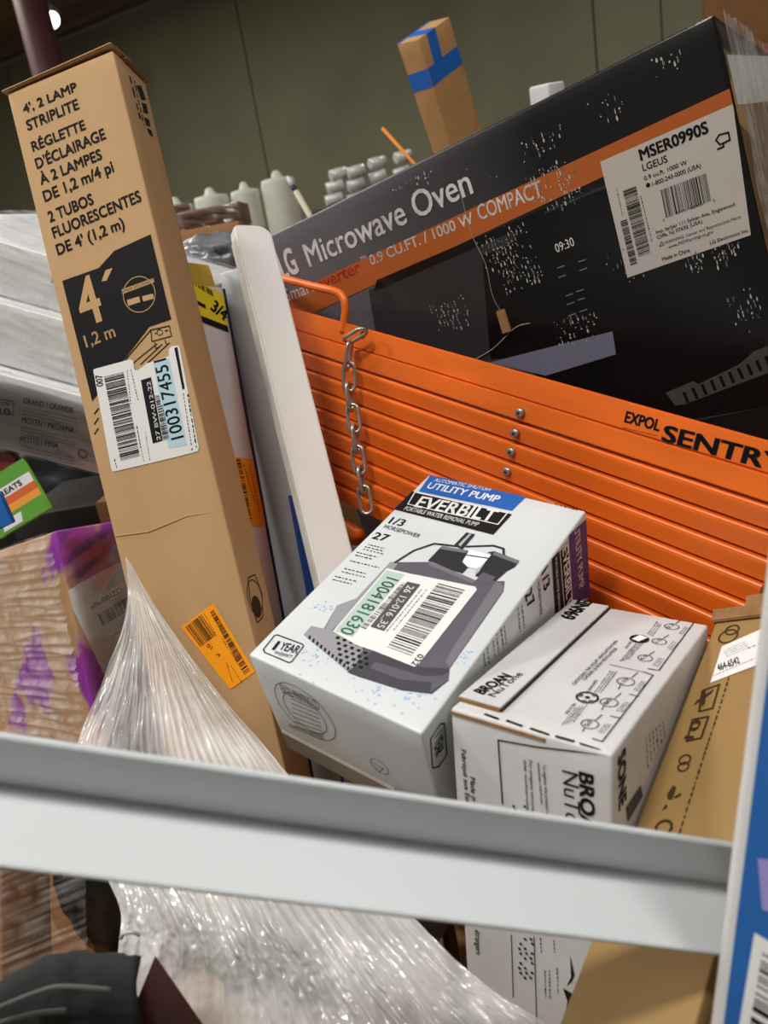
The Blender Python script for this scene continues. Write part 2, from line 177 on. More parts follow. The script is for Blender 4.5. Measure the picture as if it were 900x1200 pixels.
  ('o',0.1221,0.2621,0.001,0,'water',1),('o',0.113,0.2558,0.0008,0,'water',1),('o',0.1158,0.2551,0.0006,0,'water',1),('o',0.1419,0.2427,0.0004,0,'water',1),
  ('o',0.1458,0.2436,0.0009,0,'water',1),('o',0.1441,0.2485,0.0004,0,'water',1),('o',0.1373,0.2484,0.0004,0,'water',1),('o',0.1342,0.2559,0.0008,0,'water',1),
  ('o',0.1205,0.2486,0.0005,0,'water',1),('o',0.1447,0.2461,0.0003,0,'water',1),('o',0.128,0.2528,0.001,0,'water',1),('o',0.1251,0.2475,0.0008,0,'water',1),
  ('o',0.1289,0.2519,0.0009,0,'water',1),('o',0.1211,0.2649,0.001,0,'water',1),('o',0.1161,0.2609,0.0003,0,'water',1),('o',0.1373,0.2507,0.0007,0,'water',1),
  ('o',0.1312,0.2485,0.0004,0,'water',1),('o',0.1192,0.2637,0.0008,0,'water',1),('o',0.1419,0.2478,0.001,0,'water',1),('o',0.1361,0.2527,0.0006,0,'water',1),
  ('o',0.1257,0.2519,0.0005,0,'water',1),('o',0.1042,0.2668,0.0004,0,'water',1),('o',0.0318,0.2065,0.0013,0,'water',1),('o',0.0164,0.2107,0.0013,0,'water',1),
  ('o',0.0234,0.2068,0.0013,0,'water',1),('o',0.0267,0.2085,0.0012,0,'water',1),('o',0.0146,0.214,0.0005,0,'water',1),('o',0.0257,0.2056,0.0005,0,'water',1),
  ('o',0.0176,0.2105,0.0009,0,'water',1),('o',0.0306,0.2022,0.0004,0,'water',1),('o',0.0223,0.2114,0.0009,0,'water',1),('o',0.0201,0.2062,0.0004,0,'water',1),
  ('o',0.027,0.2114,0.0007,0,'water',1),('o',0.0208,0.2011,0.001,0,'water',1),('o',0.0175,0.2071,0.0007,0,'water',1),('o',0.0289,0.2038,0.0013,0,'water',1),
  ('o',0.0572,0.2653,0.0011,0,'water',1),('o',0.0488,0.2563,0.0005,0,'water',1),('o',0.0522,0.2535,0.001,0,'water',1),('o',0.0567,0.2577,0.0005,0,'water',1),
  ('o',0.0538,0.2546,0.0012,0,'water',1),('o',0.0534,0.2624,0.0007,0,'water',1),('o',0.0522,0.2567,0.0007,0,'water',1),('o',0.0563,0.2551,0.001,0,'water',1),
  ('o',0.0551,0.2607,0.0004,0,'water',1),('o',0.0659,0.2532,0.0011,0,'water',1),('o',0.0518,0.2497,0.0013,0,'water',1),('o',0.061,0.2597,0.0008,0,'water',1),
  ('o',0.042,0.2578,0.0011,0,'water',1),('o',0.0564,0.2558,0.001,0,'water',1),('o',0.1445,0.2529,0.0008,0,'water',1),('o',0.1521,0.2508,0.0011,0,'water',1),
  ('o',0.145,0.2579,0.0011,0,'water',1),('o',0.1482,0.2526,0.0005,0,'water',1),('o',0.1483,0.2574,0.0012,0,'water',1),('o',0.1545,0.25,0.0006,0,'water',1),
  ('o',0.1516,0.2511,0.0007,0,'water',1),('o',0.1543,0.2516,0.0008,0,'water',1),('o',0.1463,0.2524,0.0006,0,'water',1),('o',0.1577,0.2488,0.0004,0,'water',1),
  ('o',0.1659,0.2484,0.0011,0,'water',1),('o',0.1566,0.2488,0.0006,0,'water',1),('o',0.1548,0.2522,0.0005,0,'water',1),('o',0.1604,0.2463,0.001,0,'water',1),
  ('o',0.1538,0.2532,0.0006,0,'water',1),('o',0.1536,0.2514,0.001,0,'water',1),('o',0.1462,0.2528,0.0011,0,'water',1),('o',0.1515,0.2558,0.0004,0,'water',1),
  ('o',0.0605,0.3168,0.0007,0.0004,'water',1),('o',0.1233,0.2604,0.0008,0.0004,'water',1),('o',0.0087,0.2591,0.0013,0.0004,'water',1),
  ('o',0.0493,0.2637,0.001,0.0004,'water',1),('o',0.0685,0.2577,0.0005,0.0004,'water',1),('o',0.0641,0.3016,0.0011,0.0004,'water',1),
  ('o',0.0562,0.2768,0.0008,0.0004,'water',1),('o',0.1517,0.271,0.0009,0.0004,'water',1),('o',0.16,0.2615,0.0007,0.0004,'water',1),
  ('o',0.1468,0.2589,0.0008,0.0004,'water',1),('o',0.044,0.2894,0.0012,0.0004,'water',1),('o',0.0711,0.2788,0.0012,0.0004,'water',1),
  ('o',0.0854,0.2953,0.0009,0.0004,'water',1),('o',0.086,0.2893,0.0011,0.0004,'water',1),('o',0.1544,0.2595,0.0009,0.0004,'water',1),
  ('o',0.1166,0.2879,0.0007,0.0004,'water',1),('o',0.0465,0.2974,0.0009,0.0004,'water',1),('o',0.0986,0.2605,0.0006,0.0004,'water',1),
  ('o',0.1426,0.2677,0.0009,0.0004,'water',1),('o',0.0666,0.3124,0.0011,0.0004,'water',1),('o',0.0915,0.2917,0.001,0.0004,'water',1),
  ('o',0.0793,0.2706,0.0004,0.0004,'water',1),('o',0.1024,0.294,0.001,0.0004,'water',1),('o',0.1262,0.265,0.001,0.0004,'water',1),
  ('o',0.0489,0.3128,0.0012,0.0004,'water',1),('o',0.0737,0.288,0.0008,0.0004,'water',1),('o',0.1213,0.2724,0.0007,0.0004,'water',1),
  ('o',0.0437,0.2554,0.0013,0.0004,'water',1),('o',0.0557,0.2972,0.0005,0.0004,'water',1),('o',0.0151,0.2608,0.0013,0.0004,'water',1),
  ('o',0.1286,0.2732,0.0008,0.0004,'water',1),('o',0.0269,0.2691,0.0009,0.0004,'water',1),],
 'pump_label':[
  ('p',(0.0469,0.1428,0.0696,0.1406,0.1331,0.1321,0.1364,0.1348,0.1371,0.2279,0.1355,0.2301,0.0978,0.2304,0.079,0.2316,0.0513,0.2277),'label',4),],
 'pump_label_print':[
  ('q',(0.0486,0.1451,0.0673,0.1434,0.0707,0.2261,0.0528,0.2271),'palegreen',5),('t', '1004181630', 0.0545, 0.1526, 0.057, 0.2261, 0.0124, 'greenink', 1, 6),
  ('q',(0.0749,0.1504,0.0881,0.149,0.0915,0.2091,0.0776,0.21),'inkgrey',5),('t', '26 12-016_35', 0.0781, 0.1541, 0.0826, 0.2077, 0.0068, 'label', 1, 6),
  ('b',(0.1013,0.1414,0.104,0.2229,0.1273,0.1395,0.1274,0.2223),46,'ink',5),('b',(0.0714,0.1534,0.0704,0.215,0.0768,0.1532,0.0759,0.215),40,'inkgrey',5),
  ('t', '032', 0.1314, 0.2174, 0.1318, 0.229, 0.0051, 'ink', 1, 6),('g',0.0965,0.1524,0.098,0.2054,0.0024,'inkgrey',5),
  ('g',0.0923,0.1543,0.0938,0.2105,0.0024,'inkgrey',5),],
 'pump_side_print':[
  ('q',(0.2419,0.0002,0.2779,0.0085,0.2789,0.114,0.2396,0.0813),'violetink',1),('q',(0.2073,0.001,0.239,0.0064,0.2398,0.08,0.2057,0.0648),'ink',1),
  ('t', 'EVERBILT', 0.2273, 0.0071, 0.2284, 0.0783, 0.0111, 'label', 2, 3),('t', 'UTILITY PUMP', 0.2526, 0.0022, 0.2562, 0.0805, 0.0103, 'label', 1, 3),
  ('l',(0.2223,0.0032,0.2389,0.0075,0.2399,0.0788),0.0012,'label',3),('l',(0.2223,0.0032,0.2235,0.0739),0.0012,'label',3),
  ('t', 'PORTABLE WATER REMOVAL', 0.2124, 0.0051, 0.2117, 0.0688, 0.004, 'label', 1, 3),('t', '1/3', 0.1871, 0.0014, 0.1892, 0.0249, 0.0113, 'ink', 1, 2),
  ('t', 'HORSEPOWER', 0.1787, 0.0052, 0.178, 0.0451, 0.0045, 'ink', 0, 2),('t', '27', 0.1563, 0.0001, 0.1598, 0.0209, 0.0117, 'ink', 1, 2),
  ('g',0.1505,0.006,0.1499,0.0326,0.0035,'ink',2),('g',0.144,0.0038,0.1432,0.031,0.0035,'ink',2),('g',0.1208,0.0036,0.1207,0.0236,0.0033,'ink',2),
  ('g',0.1159,0.0021,0.1155,0.0231,0.0033,'ink',2),('g',0.1089,-0.0009,0.1076,0.0236,0.0032,'ink',2),('g',0.1028,-0.0014,0.1017,0.021,0.0031,'ink',2),
  ('g',0.0937,-0.0023,0.0927,0.0188,0.0031,'ink',2),('g',0.088,-0.0042,0.087,0.0167,0.003,'ink',2),
  ('l',(0.0076,0.0139,0.0023,0.042,0.0096,0.0488,0.0208,0.0484,0.0255,0.0168,0.0213,0.0121,0.0076,0.0139),0.0012,'ink',2),
  ('t', '1 YEAR', 0.011, 0.0167, 0.0075, 0.0368, 0.0115, 'ink', 1, 2),],
 'pump_front_print':[
  ('o',0.0489,0.046,0.0324,0.0007,'inkgrey',2),('o',0.0483,0.0479,0.0231,0.0007,'inkgrey',2),
  ('t', 'EXCEL PRINTING CO', 0.029, 0.0321, 0.0706, 0.0314, 0.0108, 'inkgrey', 0, 2),('t', 'MADE IN TAIWAN', 0.0198, 0.0836, 0.0621, 0.0756, 0.0057, 'inkgrey', 0, 2),
  ('l',(0.0367,0.0354,0.0666,0.0337),0.0008,'inkgrey',2),('l',(0.0352,0.0421,0.0661,0.0393),0.0008,'inkgrey',2),('l',(0.0337,0.049,0.0655,0.045),0.0008,'inkgrey',2),
  ('l',(0.0322,0.0559,0.065,0.0508),0.0008,'inkgrey',2),('l',(0.0307,0.063,0.0645,0.0567),0.0008,'inkgrey',2),('l',(0.0291,0.0701,0.0639,0.0626),0.0008,'inkgrey',2),
  ('l',(0.0275,0.0774,0.0634,0.0686),0.0008,'inkgrey',2),('o',0.1204,0.073,0.0087,0.0006,'inkgrey',2),
  ('l',(0.1149,0.0716,0.1243,0.073,0.1182,0.0823,0.1158,0.0762),0.0006,'inkgrey',2),],
 'broan_print':[
  ('t', 'BROAN', 0.0142, 0.1996, 0.02, 0.1653, 0.009, 'ink', 3, 2),('t', 'NuTone', 0.0236, 0.1988, 0.0255, 0.1576, 0.0065, 'ink', 0, 2),
  ('t', '696NE', 0.0182, 0.0473, 0.018, 0.0028, 0.013, 'ink', 3, 2),('t', 'CHOOSING THE RIGHT VENTILATION FAN', 0.0636, 0.1503, 0.0649, 0.0652, 0.0028, 'ink', 1, 2),
  ('t', 'CHOISIR LE BON VENTILATEUR', 0.0675, 0.1398, 0.0695, 0.0779, 0.0029, 'ink', 1, 2),('o',0.0784,0.1628,0.0074,0.0016,'ink',2),('o',0.0784,0.1628,0.0018,0,'ink',2),
  ('o',0.0726,0.162,0.0022,0,'inkgrey',2),('o',0.0816,0.1571,0.0022,0,'inkgrey',2),('o',0.0787,0.1694,0.0022,0,'inkgrey',2),('o',0.0832,0.167,0.0022,0,'inkgrey',2),
  ('o',0.0936,0.1954,0.0057,0.0007,'ink',2),('t', '50', 0.0937, 0.1992, 0.0942, 0.1913, 0.0032, 'ink', 0, 2),('l',(0.0951,0.1888,0.0961,0.1804),0.0007,'ink',2),
  ('l',(0.0925,0.2018,0.093,0.2064),0.0007,'ink',2),('g',0.1021,0.2027,0.1028,0.1896,0.0015,'ink',2),('g',0.1036,0.2026,0.1044,0.1894,0.0014,'ink',2),
  ('g',0.1052,0.2024,0.106,0.1893,0.0014,'ink',2),('o',0.0942,0.1622,0.006,0.0007,'ink',2),('t', '80', 0.0942, 0.1664, 0.0948, 0.1577, 0.0034, 'ink', 0, 2),
  ('l',(0.0957,0.155,0.0968,0.1458),0.0007,'ink',2),('l',(0.093,0.1691,0.0935,0.1742),0.0007,'ink',2),('g',0.103,0.1706,0.1038,0.1561,0.0016,'ink',2),
  ('g',0.1046,0.1705,0.1054,0.1561,0.0016,'ink',2),('g',0.1063,0.1704,0.1071,0.156,0.0016,'ink',2),('o',0.0938,0.128,0.0062,0.0007,'ink',2),
  ('t', '110', 0.0939, 0.1326, 0.0945, 0.123, 0.0036, 'ink', 0, 2),('l',(0.0954,0.1201,0.0965,0.11),0.0007,'ink',2),('l',(0.0926,0.1355,0.0931,0.1411),0.0007,'ink',2),
  ('g',0.1031,0.1375,0.1039,0.1217,0.0017,'ink',2),('g',0.1048,0.1375,0.1056,0.1217,0.0017,'ink',2),('g',0.1065,0.1374,0.1074,0.1216,0.0017,'ink',2),
  ('l',(0.1019,0.2112,0.1085,0.2117,0.1077,0.1089,0.1002,0.1071),0.0009,'ink',2),('l',(0.1018,0.1792,0.1089,0.1784),0.0008,'ink',2),
  ('l',(0.1023,0.1445,0.1094,0.1441),0.0008,'ink',2),('t', 'AIR FLOW', 0.0757, 0.1909, 0.0754, 0.1746, 0.0024, 'ink', 1, 2),
  ('g',0.0782,0.2052,0.0771,0.1795,0.0021,'ink',2),('g',0.0798,0.2028,0.0787,0.177,0.0021,'ink',2),('g',0.0814,0.2003,0.0804,0.1744,0.0021,'ink',2),
  ('g',0.083,0.1979,0.0821,0.1718,0.0021,'ink',2),('t', 'CLEAN/AIR', 0.0768, 0.1575, 0.0755, 0.1355, 0.0022, 'ink', 1, 2),('g',0.0802,0.1535,0.0783,0.1173,0.0021,'ink',2),
  ('g',0.0822,0.1524,0.0804,0.1162,0.0021,'ink',2),('g',0.0841,0.1513,0.0824,0.1151,0.0021,'ink',2),('o',0.0783,0.0532,0.0078,0,'ink',2),
  ('p',(0.0732,0.0564,0.0763,0.0461,0.0836,0.0482,0.0796,0.0588),'white',3),('o',0.0939,0.0181,0.0058,0.0007,'ink',2),
  ('t', '0.3', 0.0932, 0.0233, 0.0949, 0.0127, 0.0034, 'ink', 0, 2),('l',(0.0948,0.0103,0.0966,0.0012),0.0007,'ink',2),('g',0.1035,0.0288,0.104,0.0118,0.0017,'ink',2),
  ('g',0.1055,0.0295,0.106,0.0126,0.0017,'ink',2),('g',0.1074,0.0303,0.108,0.0134,0.0017,'ink',2),('o',0.0938,0.0509,0.0056,0.0007,'ink',2),
  ('t', '2.0', 0.0932, 0.0557, 0.0948, 0.0459, 0.0033, 'ink', 0, 2),('l',(0.0947,0.0437,0.0965,0.0353),0.0007,'ink',2),('g',0.1031,0.0605,0.1036,0.0448,0.0016,'ink',2),
  ('g',0.105,0.0612,0.1055,0.0455,0.0016,'ink',2),('g',0.1069,0.0618,0.1074,0.0462,0.0016,'ink',2),('o',0.0936,0.0845,0.0054,0.0007,'ink',2),
  ('t', '4.0', 0.093, 0.089, 0.0945, 0.0799, 0.0031, 'ink', 0, 2),('l',(0.0945,0.0778,0.0961,0.0701),0.0007,'ink',2),('g',0.1026,0.0931,0.103,0.0786,0.0015,'ink',2),
  ('g',0.1044,0.0936,0.1048,0.0792,0.0015,'ink',2),('g',0.1061,0.0942,0.1066,0.0798,0.0015,'ink',2),('g',0.0787,0.0986,0.0789,0.0631,0.002,'ink',2),
  ('g',0.0801,0.0963,0.0804,0.0606,0.002,'ink',2),('g',0.0816,0.0939,0.082,0.0582,0.002,'ink',2),('g',0.0831,0.0916,0.0835,0.0557,0.002,'ink',2),
  ('t', 'SOUND', 0.0758, 0.0747, 0.0753, 0.061, 0.0022, 'ink', 1, 2),('g',0.0812,0.0407,0.0802,0.0138,0.0022,'ink',2),('g',0.0833,0.0419,0.0825,0.0152,0.0022,'ink',2),
  ('g',0.0855,0.0432,0.0847,0.0166,0.0022,'ink',2),('l',(0.1009,0.1004,0.109,0.0995,0.1074,0.0003,0.1013,-0.0017),0.0009,'ink',2),
  ('l',(0.0735,0.1074,0.1033,0.1074),0.0006,'ink',2),('l',(0.0264,0.2182,0.0368,0.2193),0.0022,'ink',2),('l',(0.0435,0.2184,0.0552,0.2196),0.0022,'ink',2),
  ('l',(0.0621,0.2196,0.0752,0.2208),0.0022,'ink',2),('l',(0.0806,0.2203,0.0925,0.2201),0.0022,'ink',2),('l',(0.0974,0.2208,0.1101,0.2216),0.0022,'ink',2),],
 'broan_front_print':[
  ('t', 'BROAN', 0.0971, 0.0191, 0.0986, 0.0732, 0.0096, 'ink', 3, 2),('t', 'NuTone', 0.0855, 0.0216, 0.0881, 0.0776, 0.0109, 'ink', 0, 2),
  ('t', 'To register this product visit', 0.0714, 0.0218, 0.0733, 0.0639, 0.0023, 'ink', 1, 2),
  ('t', 'www.broan-nutone.com', 0.0674, 0.022, 0.0693, 0.0536, 0.0022, 'ink', 1, 2),
  ('t', 'Pour enregistrer votre produit', 0.0614, 0.0221, 0.0625, 0.066, 0.0024, 'ink', 1, 2),
  ('t', 'visitez : www.broan-nutone.ca', 0.0573, 0.023, 0.0584, 0.066, 0.0024, 'ink', 1, 2),('t', 'Made in the USA', 0.0137, 0.0515, 0.0142, 0.0953, 0.0042, 'ink', 1, 2),
  ('t', 'Fabriqué aux États-Unis', 0.0074, 0.0308, 0.0093, 0.093, 0.0038, 'ink', 1, 2),('o',0.0484,0.0634,0.001,0,'ink',2),('o',0.0571,0.0602,0.001,0,'ink',2),
  ('o',0.0495,0.0654,0.001,0,'ink',2),('o',0.0592,0.0641,0.001,0,'ink',2),('o',0.0516,0.0694,0.001,0,'ink',2),('o',0.0603,0.0661,0.001,0,'ink',2),
  ('t', 'étrangers', 0.0105, 0.1883, 0.0101, 0.2114, 0.0047, 'ink', 1, 2),('o',0.0536,0.1753,0.0012,0,'ink',2),('o',0.0583,0.1729,0.0012,0,'ink',2),
  ('o',0.0499,0.1816,0.0012,0,'ink',2),('o',0.0592,0.1767,0.0012,0,'ink',2),('o',0.0486,0.1867,0.0012,0,'ink',2),('o',0.0533,0.1841,0.0012,0,'ink',2),
  ('o',0.0496,0.1906,0.0012,0,'ink',2),('o',0.0543,0.188,0.0012,0,'ink',2),('o',0.059,0.1855,0.0012,0,'ink',2),('o',0.0531,0.1931,0.0012,0,'ink',2),
  ('o',0.0578,0.1905,0.0012,0,'ink',2),('o',0.0493,0.1996,0.0013,0,'ink',2),('o',0.0587,0.1944,0.0012,0,'ink',2),('o',0.048,0.2047,0.0013,0,'ink',2),
  ('o',0.0528,0.2021,0.0012,0,'ink',2),('o',0.049,0.2087,0.0013,0,'ink',2),('o',0.0537,0.206,0.0013,0,'ink',2),('o',0.0584,0.2033,0.0012,0,'ink',2),
  ('o',0.0525,0.2112,0.0013,0,'ink',2),('o',0.0572,0.2085,0.0012,0,'ink',2),('l',(0.0421,0.1773,0.0418,0.2355),0.0007,'ink',2),
  ('l',(0.0608,0.1692,0.0611,0.249),0.0007,'ink',2),('g',0.066,0.1677,0.0664,0.1811,0.0023,'ink',2),('g',0.0688,0.1956,0.0689,0.2195,0.0024,'ink',2),
  ('g',0.0723,0.1936,0.0724,0.2195,0.0024,'ink',2),('g',0.0763,0.1643,0.0767,0.1748,0.0023,'ink',2),('g',0.0785,0.1882,0.0788,0.2097,0.0023,'ink',2),
  ('p',(0.0887,0.171,0.0918,0.1865,0.0897,0.1935,0.0857,0.1998,0.0891,0.19),'ink',2),('p',(0.0829,0.2033,0.0916,0.2042,0.0894,0.2173,0.0835,0.231,0.0861,0.2133),'ink',2),
  ('l',(0.0382,0.0141,0.0677,0.0102,0.12,-0.0001),0.0012,'brownink',2),('l',(0.0382,0.0141,0.0396,0.0647),0.0012,'brownink',2),],
 'broan_side_print':[
  ('t', 'SONE', 0.0093, 0.0072, 0.0118, 0.0482, 0.013, 'ink', 3, 2),('g',0.0641,0.0218,0.069,0.0482,0.0033,'ink',2),('g',0.0712,0.0232,0.0762,0.0475,0.0034,'ink',2),
  ('g',0.0784,0.0247,0.0835,0.0468,0.0035,'ink',2),('g',0.0858,0.0262,0.0909,0.046,0.0036,'ink',2),('g',0.0933,0.0278,0.0985,0.0453,0.0036,'ink',2),
  ('g',0.101,0.0294,0.1062,0.0445,0.0037,'ink',2),('q',(0.0246,0.0535,0.0537,0.054,0.0579,0.0656,0.0283,0.0675),'inkgrey',1),],
 'barr_print':[
  ('t', 'EXPOL', 0.535, 0.0215, 0.5703, 0.0207, 0.0103, 'ink', 3, 1),('g',0.5356,0.0247,0.5706,0.0226,0.0017,'ink',1),
  ('t', 'SENTRY', 0.5759, 0.0282, 0.6848, 0.0251, 0.0145, 'ink', 3, 1),],
 'kraft_r_print':[
  ('g',0.0338,0.21,0.0302,0.0678,0.0035,'brownink',2),('l',(0.0158,0.1023,0.0257,0.0996,0.0244,0.075,0.0121,0.0807,0.0158,0.1023),0.0016,'brownink',2),
  ('t', 'X', 0.0168, 0.0971, 0.0211, 0.0802, 0.0074, 'brownink', 3, 2),('l',(0.0148,0.1316,0.0252,0.1287,0.0248,0.1078,0.013,0.1105,0.0148,0.1316),0.0016,'brownink',2),
  ('t', '10', 0.019, 0.1297, 0.021, 0.1118, 0.007, 'brownink', 2, 2),('o',0.0188,0.1488,0.0042,0.0014,'brownink',2),('o',0.0197,0.1553,0.0039,0.0014,'brownink',2),
  ('p',(0.015,0.1799,0.0171,0.1718,0.0202,0.1734,0.0202,0.1839,0.0172,0.1841),'brownink',1),('l',(0.0219,0.182,0.0249,0.1792),0.002,'brownink',2),
  ('o',0.0215,0.2064,0.0055,0.002,'brownink',2),('p',(0.0157,0.1936,0.0168,0.1876,0.0191,0.1899),'brownink',1),('o',0.0168,0.0195,0.0077,0.0014,'brownink',2),
  ('o',0.0184,0.0122,0.0055,0.0014,'brownink',2),],
 'kraft_r_label':[
  ('q',(0.0147,0.0314,0.0516,0.0104,0.0554,0.0537,0.0166,0.0729),'label',2),],
 'kraft_r_label_print':[
  ('t', '464-6542', 0.02, 0.0606, 0.0354, 0.0531, 0.0082, 'ink', 2, 4),('g',0.0179,0.0371,0.0343,0.0281,0.0014,'ink',4),('g',0.0193,0.0397,0.0356,0.0307,0.0014,'ink',4),
  ('g',0.0206,0.0422,0.0368,0.0332,0.0014,'ink',4),('g',0.022,0.0447,0.0381,0.0357,0.0014,'ink',4),('g',0.038,0.0369,0.0495,0.0303,0.0024,'ink',4),
  ('g',0.0171,0.0655,0.0458,0.0493,0.0016,'ink',4),],
 'blue_print':[
  ('p',(0.0105,0.2013,0.0252,0.1988,0.0265,0.2255,0.015,0.2252),'violetlight',2),],
 'blue_label':[
  ('q',(0.0131,0.2374,0.0338,0.2439,0.0349,0.301,0.0113,0.2959),'label',3),],
 'blue_label_print':[
  ('b',(0.0173,0.2457,0.0156,0.2941,0.0328,0.2506,0.031,0.2984),16,'ink',4),],
 'filter_print':[
  ('l',(0.0671,0.0387,0.0952,0.035,0.0964,0.0555,0.069,0.0599),0.0012,'inkgrey',2),('t', 'FPR', 0.078, 0.0464, 0.0901, 0.0452, 0.0064, 'inkgrey', 1, 2),
  ('t', '10', 0.0771, 0.0597, 0.0925, 0.0575, 0.0099, 'inkgrey', 2, 2),('t', 'GRAND / GRANDE', 0.109, 0.0341, 0.1796, 0.0292, 0.0082, 'inkgrey', 2, 2),
  ('t', 'MOYEN / MEDIANA', 0.1095, 0.0636, 0.1849, 0.0584, 0.0087, 'inkgrey', 2, 2),('t', 'PETITE / FINA', 0.1104, 0.0932, 0.1656, 0.0877, 0.0089, 'inkgrey', 2, 2),
  ('g',0.1095,0.0396,0.187,0.0358,0.0026,'inkgrey',2),('g',0.11,0.0447,0.1877,0.0408,0.0027,'inkgrey',2),('g',0.1098,0.05,0.1875,0.0462,0.0027,'inkgrey',2),
  ('g',0.1101,0.0701,0.1884,0.0663,0.0027,'inkgrey',2),('g',0.1107,0.0752,0.1891,0.0715,0.0027,'inkgrey',2),('g',0.1104,0.0806,0.1889,0.0769,0.0027,'inkgrey',2),
  ('g',0.111,0.0997,0.1901,0.0961,0.0027,'inkgrey',2),('g',0.1116,0.105,0.1908,0.1014,0.0028,'inkgrey',2),('g',0.1117,0.1104,0.191,0.1068,0.0028,'inkgrey',2),
  ('o',0.2011,0.0866,0.0062,0.0014,'inkgrey',2),('g',0.195,0.0951,0.214,0.0951,0.0028,'inkgrey',2),('g',0.1934,0.0662,0.2109,0.0657,0.0027,'inkgrey',2),],
 'flatA_label':[
  ('q',(0.0433,-0.016,0.0879,0.0096,0.0846,0.059,0.0438,0.0477),'yellow_label',1),],
 'flatA_label_print':[
  ('q',(0.0464,0.0393,0.0846,0.0505,0.0846,0.059,0.046,0.0476),'ink',2),('t', '3/4', 0.0629, 0.0307, 0.0813, 0.0441, 0.016, 'ink', 3, 3),
  ('b',(0.0445,-0.0075,0.0724,0.007,0.044,0.0012,0.0731,0.0146),16,'ink',3),('q',(0.0451,0.0206,0.0564,0.0254,0.0562,0.0304,0.0457,0.0262),'ink',3),],
 'flatA_sticker':[
  ('q',(0.054,0.2176,0.0865,0.2231,0.0884,0.3108,0.0595,0.3079),'orange_label',1),],
 'flatA_sticker_print':[
  ('b',(0.0602,0.2211,0.0632,0.3016,0.067,0.2216,0.068,0.3014),34,'ink',3),('g',0.0699,0.2295,0.0775,0.2803,0.0032,'ink',3),
  ('g',0.0787,0.2322,0.0819,0.2925,0.0033,'ink',3),],
 'purple_label':[
  ('q',(-0.0038,0.0718,0.0857,0.0469,0.0748,0.1678,0.0228,0.1859),'label',1),],
 'purple_label_print':[
  ('t', 'sBuBBIZD', 0.0239, 0.0999, 0.0673, 0.0872, 0.0059, 'ink', 1, 3),('b',(0.0292,0.1078,0.0721,0.0948,0.0325,0.1224,0.075,0.1106),24,'ink',3),
  ('g',0.0404,0.1372,0.0658,0.1308,0.0032,'ink',3),],
}
FILM=[(-0.2579,0.7220,1.3291),(-0.2558,0.7211,1.3263),(-0.2570,0.6961,1.2959),(-0.2319,0.6919,1.2822),(-0.2588,0.6580,1.2737),(-0.2003,0.6582,1.2403),(-0.2712,0.6190,1.2489),(-0.1642,0.6158,1.2040),(-0.2877,0.5781,1.2178),(-0.1166,0.5546,1.1750),(-0.2794,0.5394,1.1938),(-0.0783,0.5035,1.1448),(-0.2618,0.5078,1.1587),(-0.0440,0.4596,1.1210),(-0.2469,0.4791,1.1332),(-0.0148,0.4202,1.1118),(-0.2479,0.4617,1.1105),(0.0145,0.3945,1.0961),(-0.2593,0.4396,1.0725),(0.0513,0.3645,1.0835),(-0.2667,0.4197,1.0415),(0.0800,0.3417,1.0600)]
BAGTOP=[(-0.3028,0.3755,1.1708),(-0.2800,0.3783,1.1797),(-0.2575,0.3805,1.1872),(-0.2385,0.3813,1.1896),(-0.2154,0.3800,1.1854),(-0.1951,0.3785,1.1805)]
STRIPE1=[(-0.2676,0.3539,1.1854),(-0.2442,0.3553,1.1902),(-0.2291,0.3555,1.1906),(-0.2026,0.3536,1.1844)]
STRIPE2=[(-0.2691,0.3513,1.1770),(-0.2463,0.3518,1.1786),(-0.2300,0.3514,1.1773)]
WEDGE=[(-0.1837,0.3781,1.1792),(-0.2143,0.3638,1.1325),(-0.1554,0.3604,1.1213)]

